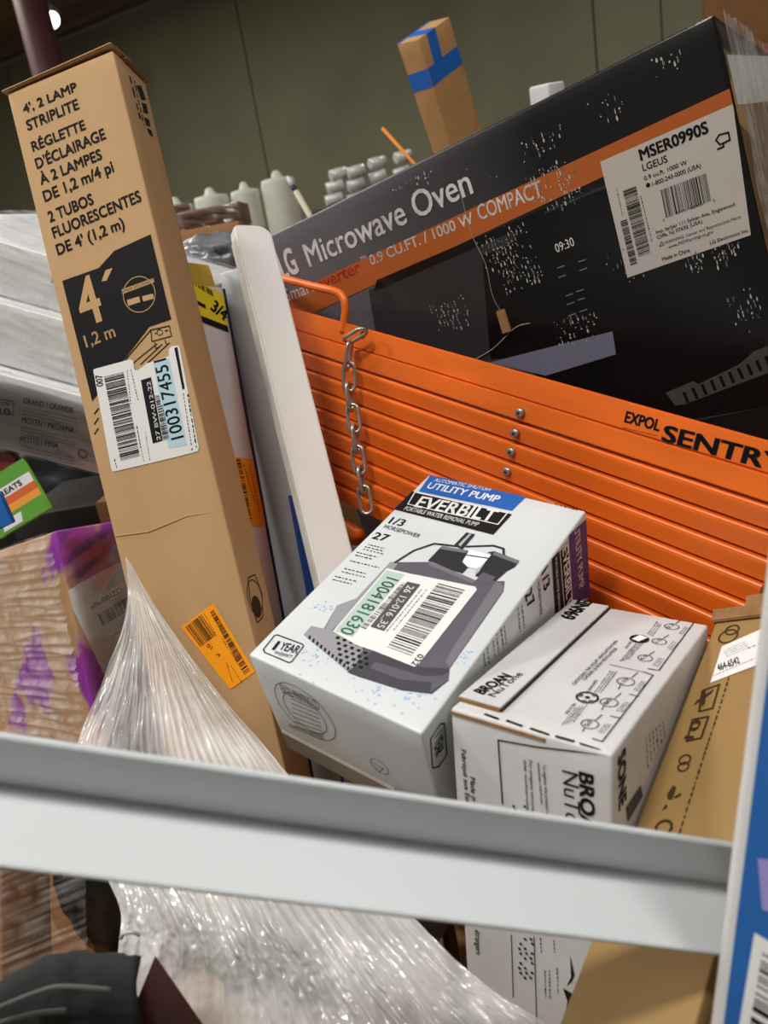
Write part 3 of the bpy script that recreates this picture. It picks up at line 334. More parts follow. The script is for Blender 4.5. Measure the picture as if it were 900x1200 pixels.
# ------------------------------------------------------------------ helpers
def lin(c): return tuple(((v/255.0)/12.92 if v/255.0 <= 0.04045 else ((v/255.0+0.055)/1.055)**2.4) for v in c) + (1,)
MATS = {}
def mat(name, col, rough=0.6, metal=0.0, spec=0.5, vary=0.0, vscale=20.0, bump=0.0, bscale=60.0, stretch=(1, 1, 1), col2=None, coat=0.0):
    if name in MATS: return MATS[name]
    M = bpy.data.materials.new(name); M.use_nodes = True; nt = M.node_tree; N = nt.nodes; L = nt.links
    b = N['Principled BSDF']; b.inputs['Roughness'].default_value = rough; b.inputs['Metallic'].default_value = metal; b.inputs['Specular IOR Level'].default_value = spec
    b.inputs['Coat Weight'].default_value = coat; b.inputs['Coat Roughness'].default_value = 0.12
    c = lin(col); b.inputs['Base Color'].default_value = c
    if vary > 0 or col2 or bump > 0:
        tc = N.new('ShaderNodeTexCoord'); mp = N.new('ShaderNodeMapping'); mp.inputs['Scale'].default_value = stretch; L.new(tc.outputs['Object'], mp.inputs['Vector'])
    if vary > 0 or col2:
        n = N.new('ShaderNodeTexNoise'); n.inputs['Scale'].default_value = vscale; n.inputs['Detail'].default_value = 6; L.new(mp.outputs[0], n.inputs['Vector'])
        r = N.new('ShaderNodeValToRGB'); r.color_ramp.elements[0].position = 0.32; r.color_ramp.elements[1].position = 0.68
        c2 = lin(col2) if col2 else tuple(v*(1-vary) for v in c[:3]) + (1,)
        r.color_ramp.elements[0].color = c2; r.color_ramp.elements[1].color = c
        L.new(n.outputs['Fac'], r.inputs['Fac']); L.new(r.outputs['Color'], b.inputs['Base Color'])
    if bump > 0:
        n2 = N.new('ShaderNodeTexNoise'); n2.inputs['Scale'].default_value = bscale; n2.inputs['Detail'].default_value = 5; L.new(mp.outputs[0], n2.inputs['Vector'])
        bp = N.new('ShaderNodeBump'); bp.inputs['Strength'].default_value = bump; bp.inputs['Distance'].default_value = 0.004; L.new(n2.outputs['Fac'], bp.inputs['Height']); L.new(bp.outputs[0], b.inputs['Normal'])
    MATS[name] = M; return M
def film_mat(name, opacity, col=(235, 232, 228), rough=0.13, var=0.25, stretch=(1, 1, 1), vscale=30):
    if name in MATS: return MATS[name]
    M = bpy.data.materials.new(name); M.use_nodes = True; nt = M.node_tree; N = nt.nodes; L = nt.links
    b = N['Principled BSDF']; b.inputs['Base Color'].default_value = lin(col); b.inputs['Roughness'].default_value = rough; b.inputs['Specular IOR Level'].default_value = 0.9
    tr = N.new('ShaderNodeBsdfTransparent'); mx = N.new('ShaderNodeMixShader')
    tc = N.new('ShaderNodeTexCoord'); mp = N.new('ShaderNodeMapping'); mp.inputs['Scale'].default_value = stretch; L.new(tc.outputs['Object'], mp.inputs['Vector'])
    n = N.new('ShaderNodeTexNoise'); n.inputs['Scale'].default_value = vscale; n.inputs['Detail'].default_value = 4; L.new(mp.outputs[0], n.inputs['Vector'])
    mr = N.new('ShaderNodeMapRange'); mr.inputs['From Min'].default_value = 0.3; mr.inputs['From Max'].default_value = 0.7
    mr.inputs['To Min'].default_value = max(0.0, opacity-var); mr.inputs['To Max'].default_value = min(1.0, opacity+var); L.new(n.outputs['Fac'], mr.inputs['Value'])
    L.new(mr.outputs[0], mx.inputs[0]); L.new(tr.outputs[0], mx.inputs[1]); L.new(b.outputs[0], mx.inputs[2])
    L.new(mx.outputs[0], N['Material Output'].inputs['Surface'])
    MATS[name] = M; return M
def film_gloss(name, fac=0.10, rough=0.10):
    """thin clear film: mostly see-through, with a sharp sheen on its wrinkles"""
    if name in MATS: return MATS[name]
    M = bpy.data.materials.new(name); M.use_nodes = True; nt = M.node_tree; N = nt.nodes; L = nt.links
    N.remove(N['Principled BSDF']); tr = N.new('ShaderNodeBsdfTransparent'); tr.inputs[0].default_value = (0.97, 0.97, 0.97, 1)
    gl = N.new('ShaderNodeBsdfGlossy'); gl.inputs['Roughness'].default_value = rough; gl.inputs[0].default_value = (1, 1, 1, 1)
    fr = N.new('ShaderNodeFresnel'); fr.inputs[0].default_value = 1.5
    ad = N.new('ShaderNodeMath'); ad.operation = 'ADD'; ad.inputs[1].default_value = fac; L.new(fr.outputs[0], ad.inputs[0])
    mx = N.new('ShaderNodeMixShader'); L.new(ad.outputs[0], mx.inputs[0]); L.new(tr.outputs[0], mx.inputs[1]); L.new(gl.outputs[0], mx.inputs[2])
    L.new(mx.outputs[0], N['Material Output'].inputs['Surface']); MATS[name] = M; return M
def link(o, parent=None):
    S.collection.objects.link(o)
    if parent is not None: o.parent = parent
    return o
def mesh_obj(name, verts, faces, material, parent=None, smooth=False, mids=None):
    me = bpy.data.meshes.new(name); me.from_pydata([tuple(v) for v in verts], [], faces)
    for M in (material if isinstance(material, (list, tuple)) else [material]): me.materials.append(M)
    if mids: me.polygons.foreach_set('material_index', mids)
    if smooth: me.polygons.foreach_set('use_smooth', [True]*len(me.polygons))
    me.update(); return link(bpy.data.objects.new(name, me), parent)
def bm_obj(name, bm, material, parent=None, smooth=False):
    me = bpy.data.meshes.new(name); bm.to_mesh(me); bm.free(); me.materials.append(material)
    if smooth: me.polygons.foreach_set('use_smooth', [True]*len(me.polygons))
    return link(bpy.data.objects.new(name, me), parent)
def tag(o, label=None, cat=None, group=None, kind=None):
    if label: o['label'] = label
    if cat: o['category'] = cat
    if group: o['group'] = group
    if kind: o['kind'] = kind
    return o
def empty(name, mw, label, cat, group=None):
    o = link(bpy.data.objects.new(name, None)); o.empty_display_size = 0.05; o.matrix_world = mw
    return tag(o, label, cat, group)
def box_matrix(O, a, b):
    a = Vector(a).normalized(); b = Vector(b); b = (b - a*a.dot(b)).normalized(); c = a.cross(b)
    M = Matrix((a, c, -b)).transposed().to_4x4(); M.translation = O; return M
def disp(p, amp, seed):
    return amp*(noise.noise(Vector((p[0]*9+seed, p[1]*9, p[2]*9))) + 0.5*noise.noise(Vector((p[0]*22, p[1]*22+seed, p[2]*22)))) if amp else 0.0
def axis_steps(L, r, step):
    n = max(1, int(round((L-2*r)/step)))
    return [0, r*0.35] + [r + (L-2*r)*i/n for i in range(n+1)] + [L-r*0.35, L]
def rounded_box(D, r=0.002, step=0.02, amp=0.0, seed=0.0):
    """box x 0..w, y 0..d, z -h..0 with rounded edges and gently uneven walls"""
    w, h, d = D; V = {}; verts = []; faces = []
    xs, ys, zs = axis_steps(w, r, step), axis_steps(d, r, step), [-h+z for z in axis_steps(h, r, step)]
    lo = (r, r, -h+r); hi = (w-r, d-r, -r)
    def vid(p):
        k = (round(p[0], 6), round(p[1], 6), round(p[2], 6))
        if k not in V:
            q = Vector([min(max(p[i], lo[i]), hi[i]) for i in range(3)]); n = Vector(p) - q
            n = n.normalized() if n.length > 1e-9 else Vector((0, 0, 1))
            verts.append(q + n*(r + disp(p, amp, seed))); V[k] = len(verts)-1
        return V[k]
    def grid(A, B, f, flip):
        for i in range(len(A)-1):
            for j in range(len(B)-1):
                q = [vid(f(A[i], B[j])), vid(f(A[i+1], B[j])), vid(f(A[i+1], B[j+1])), vid(f(A[i], B[j+1]))]
                faces.append(q[::-1] if flip else q)
    grid(xs, zs, lambda x, z: (x, 0, z), False); grid(xs, zs, lambda x, z: (x, d, z), True)
    grid(ys, zs, lambda y, z: (w, y, z), False); grid(ys, zs, lambda y, z: (0, y, z), True)
    grid(xs, ys, lambda x, y: (x, y, 0), False); grid(xs, ys, lambda x, y: (x, y, -h), True)
    return verts, faces
def slab(lo, hi, bevel=0.0):
    bm = bmesh.new(); bmesh.ops.create_cube(bm, size=1.0)
    for v in bm.verts: v.co = Vector([lo[i] + (v.co[i]+0.5)*(hi[i]-lo[i]) for i in range(3)])
    if bevel: bmesh.ops.bevel(bm, geom=bm.edges[:], offset=bevel, segments=2, affect='EDGES')
    return bm
def tube(name, pts, r, material, parent=None, n=10, closed=False, caps=True):
    pts = [Vector(p) for p in pts]; verts = []; faces = []; m_ = len(pts); up = None
    for i, p in enumerate(pts):
        a = pts[(i-1) % m_] if (closed or i > 0) else p; b = pts[(i+1) % m_] if (closed or i < m_-1) else p
        t = (b-a).normalized()
        if up is None: up = t.orthogonal().normalized()
        up = (up - t*t.dot(up)).normalized(); s = t.cross(up)
        rr = r[i] if isinstance(r, (list, tuple)) else r
        for k in range(n):
            ang = 2*math.pi*k/n; verts.append(p + (up*math.cos(ang) + s*math.sin(ang))*rr)
    for i in range(m_ if closed else m_-1):
        for k in range(n):
            j = (i+1) % m_; faces.append((i*n+k, i*n+(k+1) % n, j*n+(k+1) % n, j*n+k))
    if caps and not closed: faces.append(tuple(range(n))[::-1]); faces.append(tuple((m_-1)*n+k for k in range(n)))
    return mesh_obj(name, verts, faces, material, parent, True)
def smooth_path(pts, sub=6):
    P = [Vector(p) for p in pts]; out = []
    for i in range(len(P)-1):
        p0, p1, p2, p3 = P[max(i-1, 0)], P[i], P[i+1], P[min(i+2, len(P)-1)]
        for k in range(sub):
            t = k/sub; out.append(0.5*((2*p1) + (p2-p0)*t + (2*p0-5*p1+4*p2-p3)*t*t + (3*p1-p0-3*p2+p3)*t**3))
    return out + [P[-1]]
# ---- printing on box faces
INK = {'ink': (22, 21, 23), 'inkgrey': (82, 80, 84), 'white': (236, 238, 240), 'label': (226, 226, 224), 'kraft': (190, 150, 100), 'brownink': (62, 44, 26), 'redink': (178, 34, 30),
       'paleblue': (178, 208, 222), 'palegreen': (176, 198, 184), 'greenink': (62, 100, 84), 'orange_label': (255, 160, 10), 'yellow_label': (246, 218, 20), 'blueink': (28, 92, 176), 'violetink': (58, 58, 120),
       'mworange': (176, 92, 40), 'mwtext': (214, 210, 208), 'mwdoor': (50, 48, 52), 'mwblack': (16, 16, 18), 'mwpanel': (112, 112, 130), 'mwgrille': (70, 68, 68), 'mwgrey': (110, 110, 112),
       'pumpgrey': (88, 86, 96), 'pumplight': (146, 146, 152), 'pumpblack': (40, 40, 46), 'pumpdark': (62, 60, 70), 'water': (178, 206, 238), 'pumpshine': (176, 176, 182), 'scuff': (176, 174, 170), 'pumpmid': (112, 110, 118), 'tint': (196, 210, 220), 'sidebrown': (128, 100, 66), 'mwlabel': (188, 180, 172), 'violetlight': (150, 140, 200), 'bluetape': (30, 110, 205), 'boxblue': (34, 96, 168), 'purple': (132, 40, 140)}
def ink(c):
    gloss = {'orange_label': 0.5, 'label': 0.45, 'mworange': 0.3, 'mwdoor': 0.22, 'mwblack': 0.2, 'mwpanel': 0.25, 'mwtext': 0.35, 'mwgrille': 0.3}
    return mat('print_'+c, INK[c], gloss.get(c, 0.75 if c in ('ink', 'inkgrey', 'brownink') else 0.5), spec=0.2 if c in ('ink', 'inkgrey', 'brownink') else 0.5)
_TX = {}
def text_mesh(s, bold):
    if (s, bold) not in _TX:
        cu = bpy.data.curves.new('tx', 'FONT'); cu.body = s; cu.size = 1.0; cu.resolution_u = 3; cu.fill_mode = 'BOTH'
        o = bpy.data.objects.new('tx', cu); S.collection.objects.link(o); bpy.context.view_layer.update()
        me = o.to_mesh(); V = [(v.co.x, v.co.y) for v in me.vertices]; Fc = [tuple(p.vertices) for p in me.polygons]
        o.to_mesh_clear(); bpy.data.objects.remove(o); bpy.data.curves.remove(cu); _TX[(s, bold)] = (V, Fc)
    return _TX[(s, bold)]
def cap_height():
    return max(v[1] for v in text_mesh('H', 0)[0])
def face_point(face, D, u, v, off):
    w, h, d = D
    return {'front': (u, -off, -v), 'top': (u, d-v, off), 'right': (w+off, u, -v), 'left': (-off, d-u, -v)}[face]
def prints(key, name, parent, D, face, amp=0.0, seed=0.0, base=0.0004, items=None):
    rnd = random.Random(key); V = []; Fc = []; MI = []; mats = []
    def mi(c):
        if c not in mats: mats.append(c)
        return mats.index(c)
    def put(uvs, polys, col, lay):
        o = len(V)
        um = {'front': D[0], 'top': D[0], 'right': D[2], 'left': D[2]}[face]; vm = D[2] if face == 'top' else D[1]
        for (u, v) in uvs:
            u = min(max(u, 0.0006), um-0.0006); v = min(max(v, 0.0006), vm-0.0006)
            p0 = face_point(face, D, u, v, 0.0); V.append(face_point(face, D, u, v, base + 0.0001*lay + disp(p0, amp, seed)))
        k = mi(col)
        for p in polys: Fc.append(tuple(o+i for i in p)); MI.append(k)
    def quad(Q, col, lay):
        (x0, y0), (x1, y1), (x2, y2), (x3, y3) = Q
        n1 = max(1, int(math.hypot(x1-x0, y1-y0)/0.02)); n2 = max(1, int(math.hypot(x3-x0, y3-y0)/0.02)); uv = []; fs = []
        for j in range(n2+1):
            for i in range(n1+1):
                s, t = i/n1, j/n2; uv.append(((1-s)*(1-t)*x0+s*(1-t)*x1+s*t*x2+(1-s)*t*x3, (1-s)*(1-t)*y0+s*(1-t)*y1+s*t*y2+(1-s)*t*y3))
        for j in range(n2):
            for i in range(n1): fs.append((j*(n1+1)+i, (j+1)*(n1+1)+i, (j+1)*(n1+1)+i+1, j*(n1+1)+i+1))
        put(uv, fs, col, lay)
    def seg(a, b, w, col, lay):
        dx, dy = b[0]-a[0], b[1]-a[1]; L = math.hypot(dx, dy) or 1e-6; ex, ey = dx/L*w*0.3, dy/L*w*0.3; nx, ny = -dy/L*w/2, dx/L*w/2
        quad([(a[0]-ex+nx, a[1]-ey+ny), (b[0]+ex+nx, b[1]+ey+ny), (b[0]+ex-nx, b[1]+ey-ny), (a[0]-ex-nx, a[1]-ey-ny)], col, lay)
    for it in (items if items is not None else PRINT[key]):
        k = it[0]
        if k == 't':
            _, s, u0, v0, u1, v1, cap, col, bold, lay = it; TV, TF = text_mesh(s, bold)
            if not TV: continue
            x0 = min(v[0] for v in TV); x1 = max(v[0] for v in TV); L = math.hypot(u1-u0, v1-v0); ex, ey = (u1-u0)/L, (v1-v0)/L
            sx = L/(x1-x0); sy = cap/cap_height(); bd = (0.0, 0.011, 0.022, 0.034)[bold]
            for bx_, by_ in ([(0, 0)] if not bold else [(-bd, -bd*0.6), (bd, -bd*0.6), (-bd, bd*0.6), (bd, bd*0.6)]):
                put([(u0 + ex*(x+bx_-x0)*sx + ey*(y+by_)*sy, v0 + ey*(x+bx_-x0)*sx - ex*(y+by_)*sy) for x, y in TV], TF, col, lay)
        elif k == 'q': c = it[1]; quad([(c[0], c[1]), (c[2], c[3]), (c[4], c[5]), (c[6], c[7])], it[2], it[3])
        elif k == 'p':
            c = it[1]; P = [(c[i], c[i+1]) for i in range(0, len(c), 2)]; A = sum(P[i][0]*P[(i+1) % len(P)][1]-P[(i+1) % len(P)][0]*P[i][1] for i in range(len(P)))
            if A > 0: P = P[::-1]
            bm = bmesh.new(); f = bm.faces.new([bm.verts.new((x, -y, 0)) for x, y in P])
            bmesh.ops.triangulate(bm, faces=[f])
            for _ in range(4):
                es = [e for e in bm.edges if e.calc_length() > 0.03]
                if not es: break
                bmesh.ops.subdivide_edges(bm, edges=es, cuts=1); bmesh.ops.triangulate(bm, faces=bm.faces[:])
            bm.verts.index_update(); put([(v.co.x, -v.co.y) for v in bm.verts], [tuple(v.index for v in f.verts) for f in bm.faces], it[2], it[3]); bm.free()
        elif k == 'b':
            c, n, col, lay = it[1:]; A, Bp, C_, D_ = [(c[i], c[i+1]) for i in (0, 2, 4, 6)]
            ws = [rnd.choice((1, 1, 1, 2, 3)) for _ in range(2*n)]; T = sum(ws); x = 0
            for i, w_ in enumerate(ws):
                if i % 2 == 0:
                    s0, s1 = x/T, (x+w_)/T; mix = lambda p, q, s: (p[0]+(q[0]-p[0])*s, p[1]+(q[1]-p[1])*s)
                    quad([mix(A, Bp, s0), mix(A, Bp, s1), mix(C_, D_, s1), mix(C_, D_, s0)], col, lay)
                x += w_
        elif k == 'g':
            _, u0, v0, u1, v1, h_, col, lay = it; L = math.hypot(u1-u0, v1-v0); ex, ey = (u1-u0)/L, (v1-v0)/L; s = 0
            while s < L:
                w_ = rnd.uniform(0.4, 1.1)*h_; e = min(L, s+w_); hh = h_*rnd.uniform(0.35, 0.6); seg((u0+ex*s, v0+ey*s), (u0+ex*e, v0+ey*e), hh*0.7, col, lay); s = e + rnd.uniform(0.5, 0.9)*h_
        elif k == 'o':
            _, cu_, cv, R_, st, col, lay = it; n = 28
            if st == 0: put([(cu_+R_*math.cos(-2*math.pi*i/n), cv+R_*math.sin(-2*math.pi*i/n)) for i in range(n)], [tuple(range(n))], col, lay)
            else:
                uv = []; [uv.extend([(cu_+(R_+st/2)*math.cos(-2*math.pi*i/n), cv+(R_+st/2)*math.sin(-2*math.pi*i/n)), (cu_+(R_-st/2)*math.cos(-2*math.pi*i/n), cv+(R_-st/2)*math.sin(-2*math.pi*i/n))]) for i in range(n)]
                put(uv, [(2*i, 2*((i+1) % n), 2*((i+1) % n)+1, 2*i+1) for i in range(n)], col, lay)
        elif k == 'l':
            c, w_, col, lay = it[1:]; P = [(c[i], c[i+1]) for i in range(0, len(c), 2)]
            for i in range(len(P)-1): seg(P[i], P[i+1], w_, col, lay)
    o = mesh_obj(name, V, Fc, [ink(c) for c in mats], parent, False, MI)
    if name.endswith('print') or name == 'lettering': o['kind'] = 'stuff'
    return o
def carton(key, name, label, material, r=0.002, amp=0.0007, step=0.02, dims=None, cat='carton', group=None, body='body'):
    O, a, b, D = BOX[key]; D = dims or D
    root = empty(name, box_matrix(O, a, b), label, cat, group); v, f = rounded_box(D, r, step, amp, len(key)*1.7)
    mesh_obj(body, v, f, material, root, True); root['amp'] = amp; return root, D, len(key)*1.7
def sticker(key, name, root, D, face, amp, seed, print_key=None, label=None, base=0.0005):
    s = prints(key, name, root, D, face, amp, seed, base)
    if label: s['label'] = label
    if print_key: prints(print_key, 'label_print', s, D, face, amp, seed, base+0.0001)
    return s
def film_sheet(name, parent, D, face, u0, v0, u1, v1, material, off=0.003, amp=0.002, ang=0.0, fs=60, ft=4, nu=70, nv=70, seed=1.0, holes=0.0):
    """clear film stretched over a face, with sharp wrinkles running at angle ang"""
    V = []; Fc = []; ca, sa = math.cos(ang), math.sin(ang)
    for j in range(nv+1):
        for i in range(nu+1):
            u = u0+(u1-u0)*i/nu; v = v0+(v1-v0)*j/nv; s = u*ca+v*sa; t = -u*sa+v*ca
            n1 = noise.noise(Vector((s*ft, t*fs, seed))); n2 = noise.noise(Vector((s*ft*2.3, t*fs*2.1, seed+9))); n3 = noise.noise(Vector((u*8, v*8, seed+3)))
            V.append(face_point(face, D, u, v, off + amp*((1-abs(n1))**3*0.8 + 0.5*n2 + 0.6*n3)))
    for j in range(nv):
        for i in range(nu):
            if holes and noise.noise(Vector((u0+(u1-u0)*i/nu*1.0, v0+(v1-v0)*j/nv, seed))*14) < holes: continue
            a_ = j*(nu+1)+i; Fc.append((a_, a_+nu+1, a_+nu+2, a_+1))
    return mesh_obj(name, V, Fc, material, parent, True)
def blob(name, center, radii, material, seed=0.0, amp=0.25, freq=2.2, rot=(0, 0, 0), sub=4, parent=None, flat=1.0):
    bm = bmesh.new(); bmesh.ops.create_icosphere(bm, subdivisions=sub, radius=1.0)
    for v in bm.verts:
        p = v.co.copy(); n = noise.noise(p*freq+Vector((seed, seed*2, 0))); n2 = noise.noise(p*freq*2.7+Vector((0, seed, seed*3)))
        rd = (1-abs(n))**2; q = p*(1+amp*(rd-0.5)+amp*0.45*n2)
        v.co = Vector((q.x*radii[0], q.y*radii[1], q.z*radii[2]))
    o = bm_obj(name, bm, material, parent, True)
    from mathutils import Euler
    Mx = Matrix.Translation(center) @ Euler(rot).to_matrix().to_4x4()
    if parent is None: o.matrix_world = Mx
    else: o.matrix_local = Mx
    return o

def film_glints(parent, D, seed, patches):
    """film-wrinkle glints painted as pale marks, in ribbed patches on a dark face"""
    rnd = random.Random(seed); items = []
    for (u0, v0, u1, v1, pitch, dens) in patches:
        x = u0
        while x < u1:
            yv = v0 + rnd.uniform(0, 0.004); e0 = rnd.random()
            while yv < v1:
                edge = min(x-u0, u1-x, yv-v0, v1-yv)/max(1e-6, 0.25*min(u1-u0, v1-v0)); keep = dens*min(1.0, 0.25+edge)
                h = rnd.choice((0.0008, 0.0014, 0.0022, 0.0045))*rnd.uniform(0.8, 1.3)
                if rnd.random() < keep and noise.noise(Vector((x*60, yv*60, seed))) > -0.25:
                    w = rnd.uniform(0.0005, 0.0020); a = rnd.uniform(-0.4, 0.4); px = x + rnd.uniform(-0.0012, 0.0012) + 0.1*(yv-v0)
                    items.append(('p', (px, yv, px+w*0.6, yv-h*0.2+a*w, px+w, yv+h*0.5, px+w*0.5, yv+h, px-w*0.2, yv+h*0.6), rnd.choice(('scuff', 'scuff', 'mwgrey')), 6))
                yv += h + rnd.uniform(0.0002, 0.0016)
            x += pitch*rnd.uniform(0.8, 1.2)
    o = prints('scuff%s' % seed, 'painted_glints', parent, D, 'front', 0.0004, seed_mw, items=items); o['kind'] = 'stuff'; return o

# ------------------------------------------------------------------ materials
M_KRAFT = mat('kraft_board', (192, 154, 108), 0.75, vary=0.10, vscale=9, bump=0.06, bscale=140, stretch=(1, 1, 0.25))
M_KRAFT2 = mat('kraft_board_ochre', (152, 120, 70), 0.7, vary=0.16, vscale=7, bump=0.08, bscale=120, stretch=(0.3, 1, 1))
M_KRAFT3 = mat('kraft_board_brown', (160, 116, 68), 0.75, vary=0.2, vscale=8, bump=0.08, bscale=120)
M_EDGE = mat('cut_board_edge', (148, 108, 66), 0.85, vary=0.3, vscale=160)
M_WHITE = mat('white_board', (214, 215, 216), 0.5, vary=0.05, vscale=12, bump=0.05, bscale=90)
M_WHITE2 = mat('white_board_worn', (206, 206, 208), 0.55, vary=0.10, vscale=14, bump=0.10, bscale=70)
M_PUMP = mat('pump_carton_board', (208, 213, 216), 0.38, vary=0.06, vscale=10, bump=0.05, bscale=60)
M_MW = mat('microwave_carton_board', (62, 59, 63), 0.28, bump=0.04, bscale=40)
_n = M_MW.node_tree.nodes; _l = M_MW.node_tree.links; _tc = _n.new('ShaderNodeTexCoord'); _sx = _n.new('ShaderNodeSeparateXYZ'); _rp = _n.new('ShaderNodeValToRGB')   # colour fades from grey at the lettering to black
_rp.color_ramp.elements[0].position = 0.05; _rp.color_ramp.elements[0].color = lin((104, 101, 107)); _rp.color_ramp.elements[1].position = 0.42; _rp.color_ramp.elements[1].color = lin((24, 23, 25))
_l.new(_tc.outputs['Object'], _sx.inputs[0]); _l.new(_sx.outputs['X'], _rp.inputs['Fac']); _l.new(_rp.outputs['Color'], _n['Principled BSDF'].inputs['Base Color'])
M_ORANGE = mat('orange_paint', (236, 110, 26), 0.38, vary=0.22, vscale=18, bump=0.05, bscale=45, stretch=(0.35, 1, 1.5))
M_ZINC = mat('zinc_chain', (190, 188, 182), 0.32, metal=0.85, vary=0.25, vscale=120)
M_STEEL = mat('bolt_steel', (170, 168, 165), 0.35, metal=0.8)
M_ALU = mat('brushed_aluminium', (212, 217, 220), 0.40, metal=0.15, vary=0.05, vscale=16, bump=0.05, bscale=50, stretch=(0.05, 1, 1))
M_POLE = mat('white_lacquer', (232, 230, 226), 0.45, vary=0.05, vscale=8, bump=0.03, bscale=40)
M_BLUE = mat('blue_carton_print', (30, 92, 170), 0.4, vary=0.12, vscale=6, bump=0.05, bscale=60)
M_BLACK = mat('black_plastic_bag', (20, 20, 21), 0.35, vary=0.3, vscale=6, bump=0.3, bscale=30)
M_DARKCLOTH = mat('black_cloth', (34, 38, 38), 0.9, vary=0.2, vscale=20, bump=0.2, bscale=200)
M_FILMCLEAR = film_gloss('clear_stretch_film', 0.10, 0.12)
M_FILMTHIN = film_gloss('thin_film', 0.0, 0.07)
M_FILMMILK = film_mat('milky_stretch_film', 0.62, (220, 218, 216), 0.075, 0.28, (1, 1, 1), 14)
M_FILMSTREAK = film_mat('streaky_stretch_film', 0.20, (240, 236, 230), 0.10, 0.18, (1, 1, 1), 40)
M_FILMHAZE = film_mat('hazy_stretch_film', 0.30, (226, 226, 226), 0.14, 0.22, (1, 1, 1), 22)

# ------------------------------------------------------------------ the hall
WP = Vector((0.6552, 7.8149, 0)); WD = Vector((0.8787, -0.4775, 0)); WN = Vector((0.4775, 0.8787, 0)); CEIL = 4.52
HALL = Matrix((WD, WN, Vector((0, 0, 1)))).transposed().to_4x4(); HALL.translation = WP      # x along the back wall, y into the wall
M_WALL = mat('olive_concrete', (132, 130, 104), 0.8, vary=0.22, vscale=1.3, bump=0.06, bscale=12)
M_JOINT = mat('panel_joint', (70, 70, 56), 0.9)
M_FLOOR = mat('grey_concrete_floor', (120, 118, 112), 0.6, vary=0.15, vscale=2)
M_CEIL = mat('brown_roof_deck', (124, 98, 68), 0.85, vary=0.3, vscale=3, stretch=(0.3, 4, 1))
M_PALE = mat('pale_painted_wall', (206, 204, 198), 0.7, vary=0.08, vscale=1.0)
def hall_slab(name, lo, hi, material, parent=None, bevel=0.0):
    o = bm_obj(name, slab(lo, hi, bevel), material, parent)
    if parent is None: o.matrix_world = HALL; tag(o, kind='structure')
    return o
hall_slab('floor', (-10, -15.5, -0.1), (8, 0.3, 0), M_FLOOR)
hall_slab('ceiling', (-10, -15.5, CEIL+0.1), (8, 0.3, CEIL+0.2), M_CEIL)
wb = hall_slab('wall_back', (-10, 0.06, 0), (8, 0.3, CEIL+0.1), M_JOINT)
for x0, x1 in ((-9.9, -7.75), (-7.74, -4.60), (-4.59, -1.41), (-1.398, 1.880), (1.892, 2.386), (2.396, 5.2), (5.21, 7.9)):
    hall_slab('wall_panel', (x0, 0.0, 0.0), (x1, 0.06, CEIL+0.1), M_WALL, wb, 0.004)
hall_slab('wall_left', (-10.2, -15.5, 0), (-10, 0.3, CEIL+0.1), M_PALE); hall_slab('wall_right', (8, -15.5, 0), (8.2, 0.3, CEIL+0.1), M_WALL); hall_slab('wall_front', (-10.2, -15.7, 0), (8.2, -15.5, CEIL+0.1), M_PALE)
ceil = bpy.data.objects['ceiling']
for i in range(9):
    hall_slab('roof_joist', (-10, -0.25-i*1.7, CEIL-0.02), (8, -0.13-i*1.7, CEIL+0.1), M_CEIL, ceil)
tr = hall_slab('trim_1', (-10, -0.05, CEIL-0.06), (8, -0.02, CEIL-0.03), mat('conduit', (150, 140, 120), 0.5))
# a red riser pipe that runs from floor to roof
pr = tube('red_riser_pipe', [(-1.42, 4.86, 0), (-1.42, 4.86, 2.0), (-1.42, 4.86, CEIL+0.05)], 0.088, mat('red_pipe_paint', (78, 34, 34), 0.6, vary=0.2, vscale=10), n=24)
tag(pr, 'dull red round riser pipe behind the tall light-fixture carton', 'pipe')
cl = tube('pipe_collar', [(-1.42, 4.86, 0), (-1.42, 4.86, 0.03)], 0.13, mat('red_pipe_paint', (78, 34, 34)), pr, 24)
# a lit lamp far off below the roof
lm = Matrix.Translation((-2.088, 7.569, 4.08)); lamp = empty('ceiling_lamp', lm, 'small bright lamp hanging under the roof beside the red pipe', 'lamp')
tube('lamp_stem', [(0, 0, 0.08), (0, 0, 0.50)], 0.012, M_STEEL, lamp); tube('lamp_shade', [(0, 0, 0.0), (0, 0, 0.05), (0, 0, 0.10)], [0.10, 0.08, 0.03], M_STEEL, lamp, 20)
mb = bpy.data.materials.new('lamp_glow'); mb.use_nodes = True; mb.node_tree.nodes['Principled BSDF'].inputs['Emission Color'].default_value = (1, 0.95, 0.85, 1); mb.node_tree.nodes['Principled BSDF'].inputs['Emission Strength'].default_value = 9
blob('bulb', (0, 0, -0.04), (0.075, 0.075, 0.07), mb, 0, 0.0, 1, sub=3, parent=lamp)
# ------------------------------------------------------------------ the heap underneath (carries what is seen)
def plain_box(name, lo, hi, material, label, cat='carton', group=None, rot=0.0, r=0.004):
    w, d, h = hi[0]-lo[0], hi[1]-lo[1], hi[2]-lo[2]
    M = Matrix.Translation((lo[0], lo[1], hi[2])) @ Matrix.Rotation(rot, 4, 'Z'); root = empty(name, M, label, cat, group)
    v, f = rounded_box((w, h, d), r, 0.08, 0.002, w*7); mesh_obj('body', v, f, material, root, True)
    bm = slab((w/2-0.03, -0.0006, -0.12), (w/2+0.03, d+0.0006, 0.0012)); bm_obj('packing_tape', bm, mat('packing_tape', (176, 140, 92), 0.2), root)
    return root
G_ = 'cartons at the bottom of the heap'
plain_box('large_carton', (-0.95, 0.62, 0.0), (-0.02, 1.42, 0.60), M_KRAFT3, 'large brown carton at the bottom of the heap under the tall light-fixture carton', group=G_)
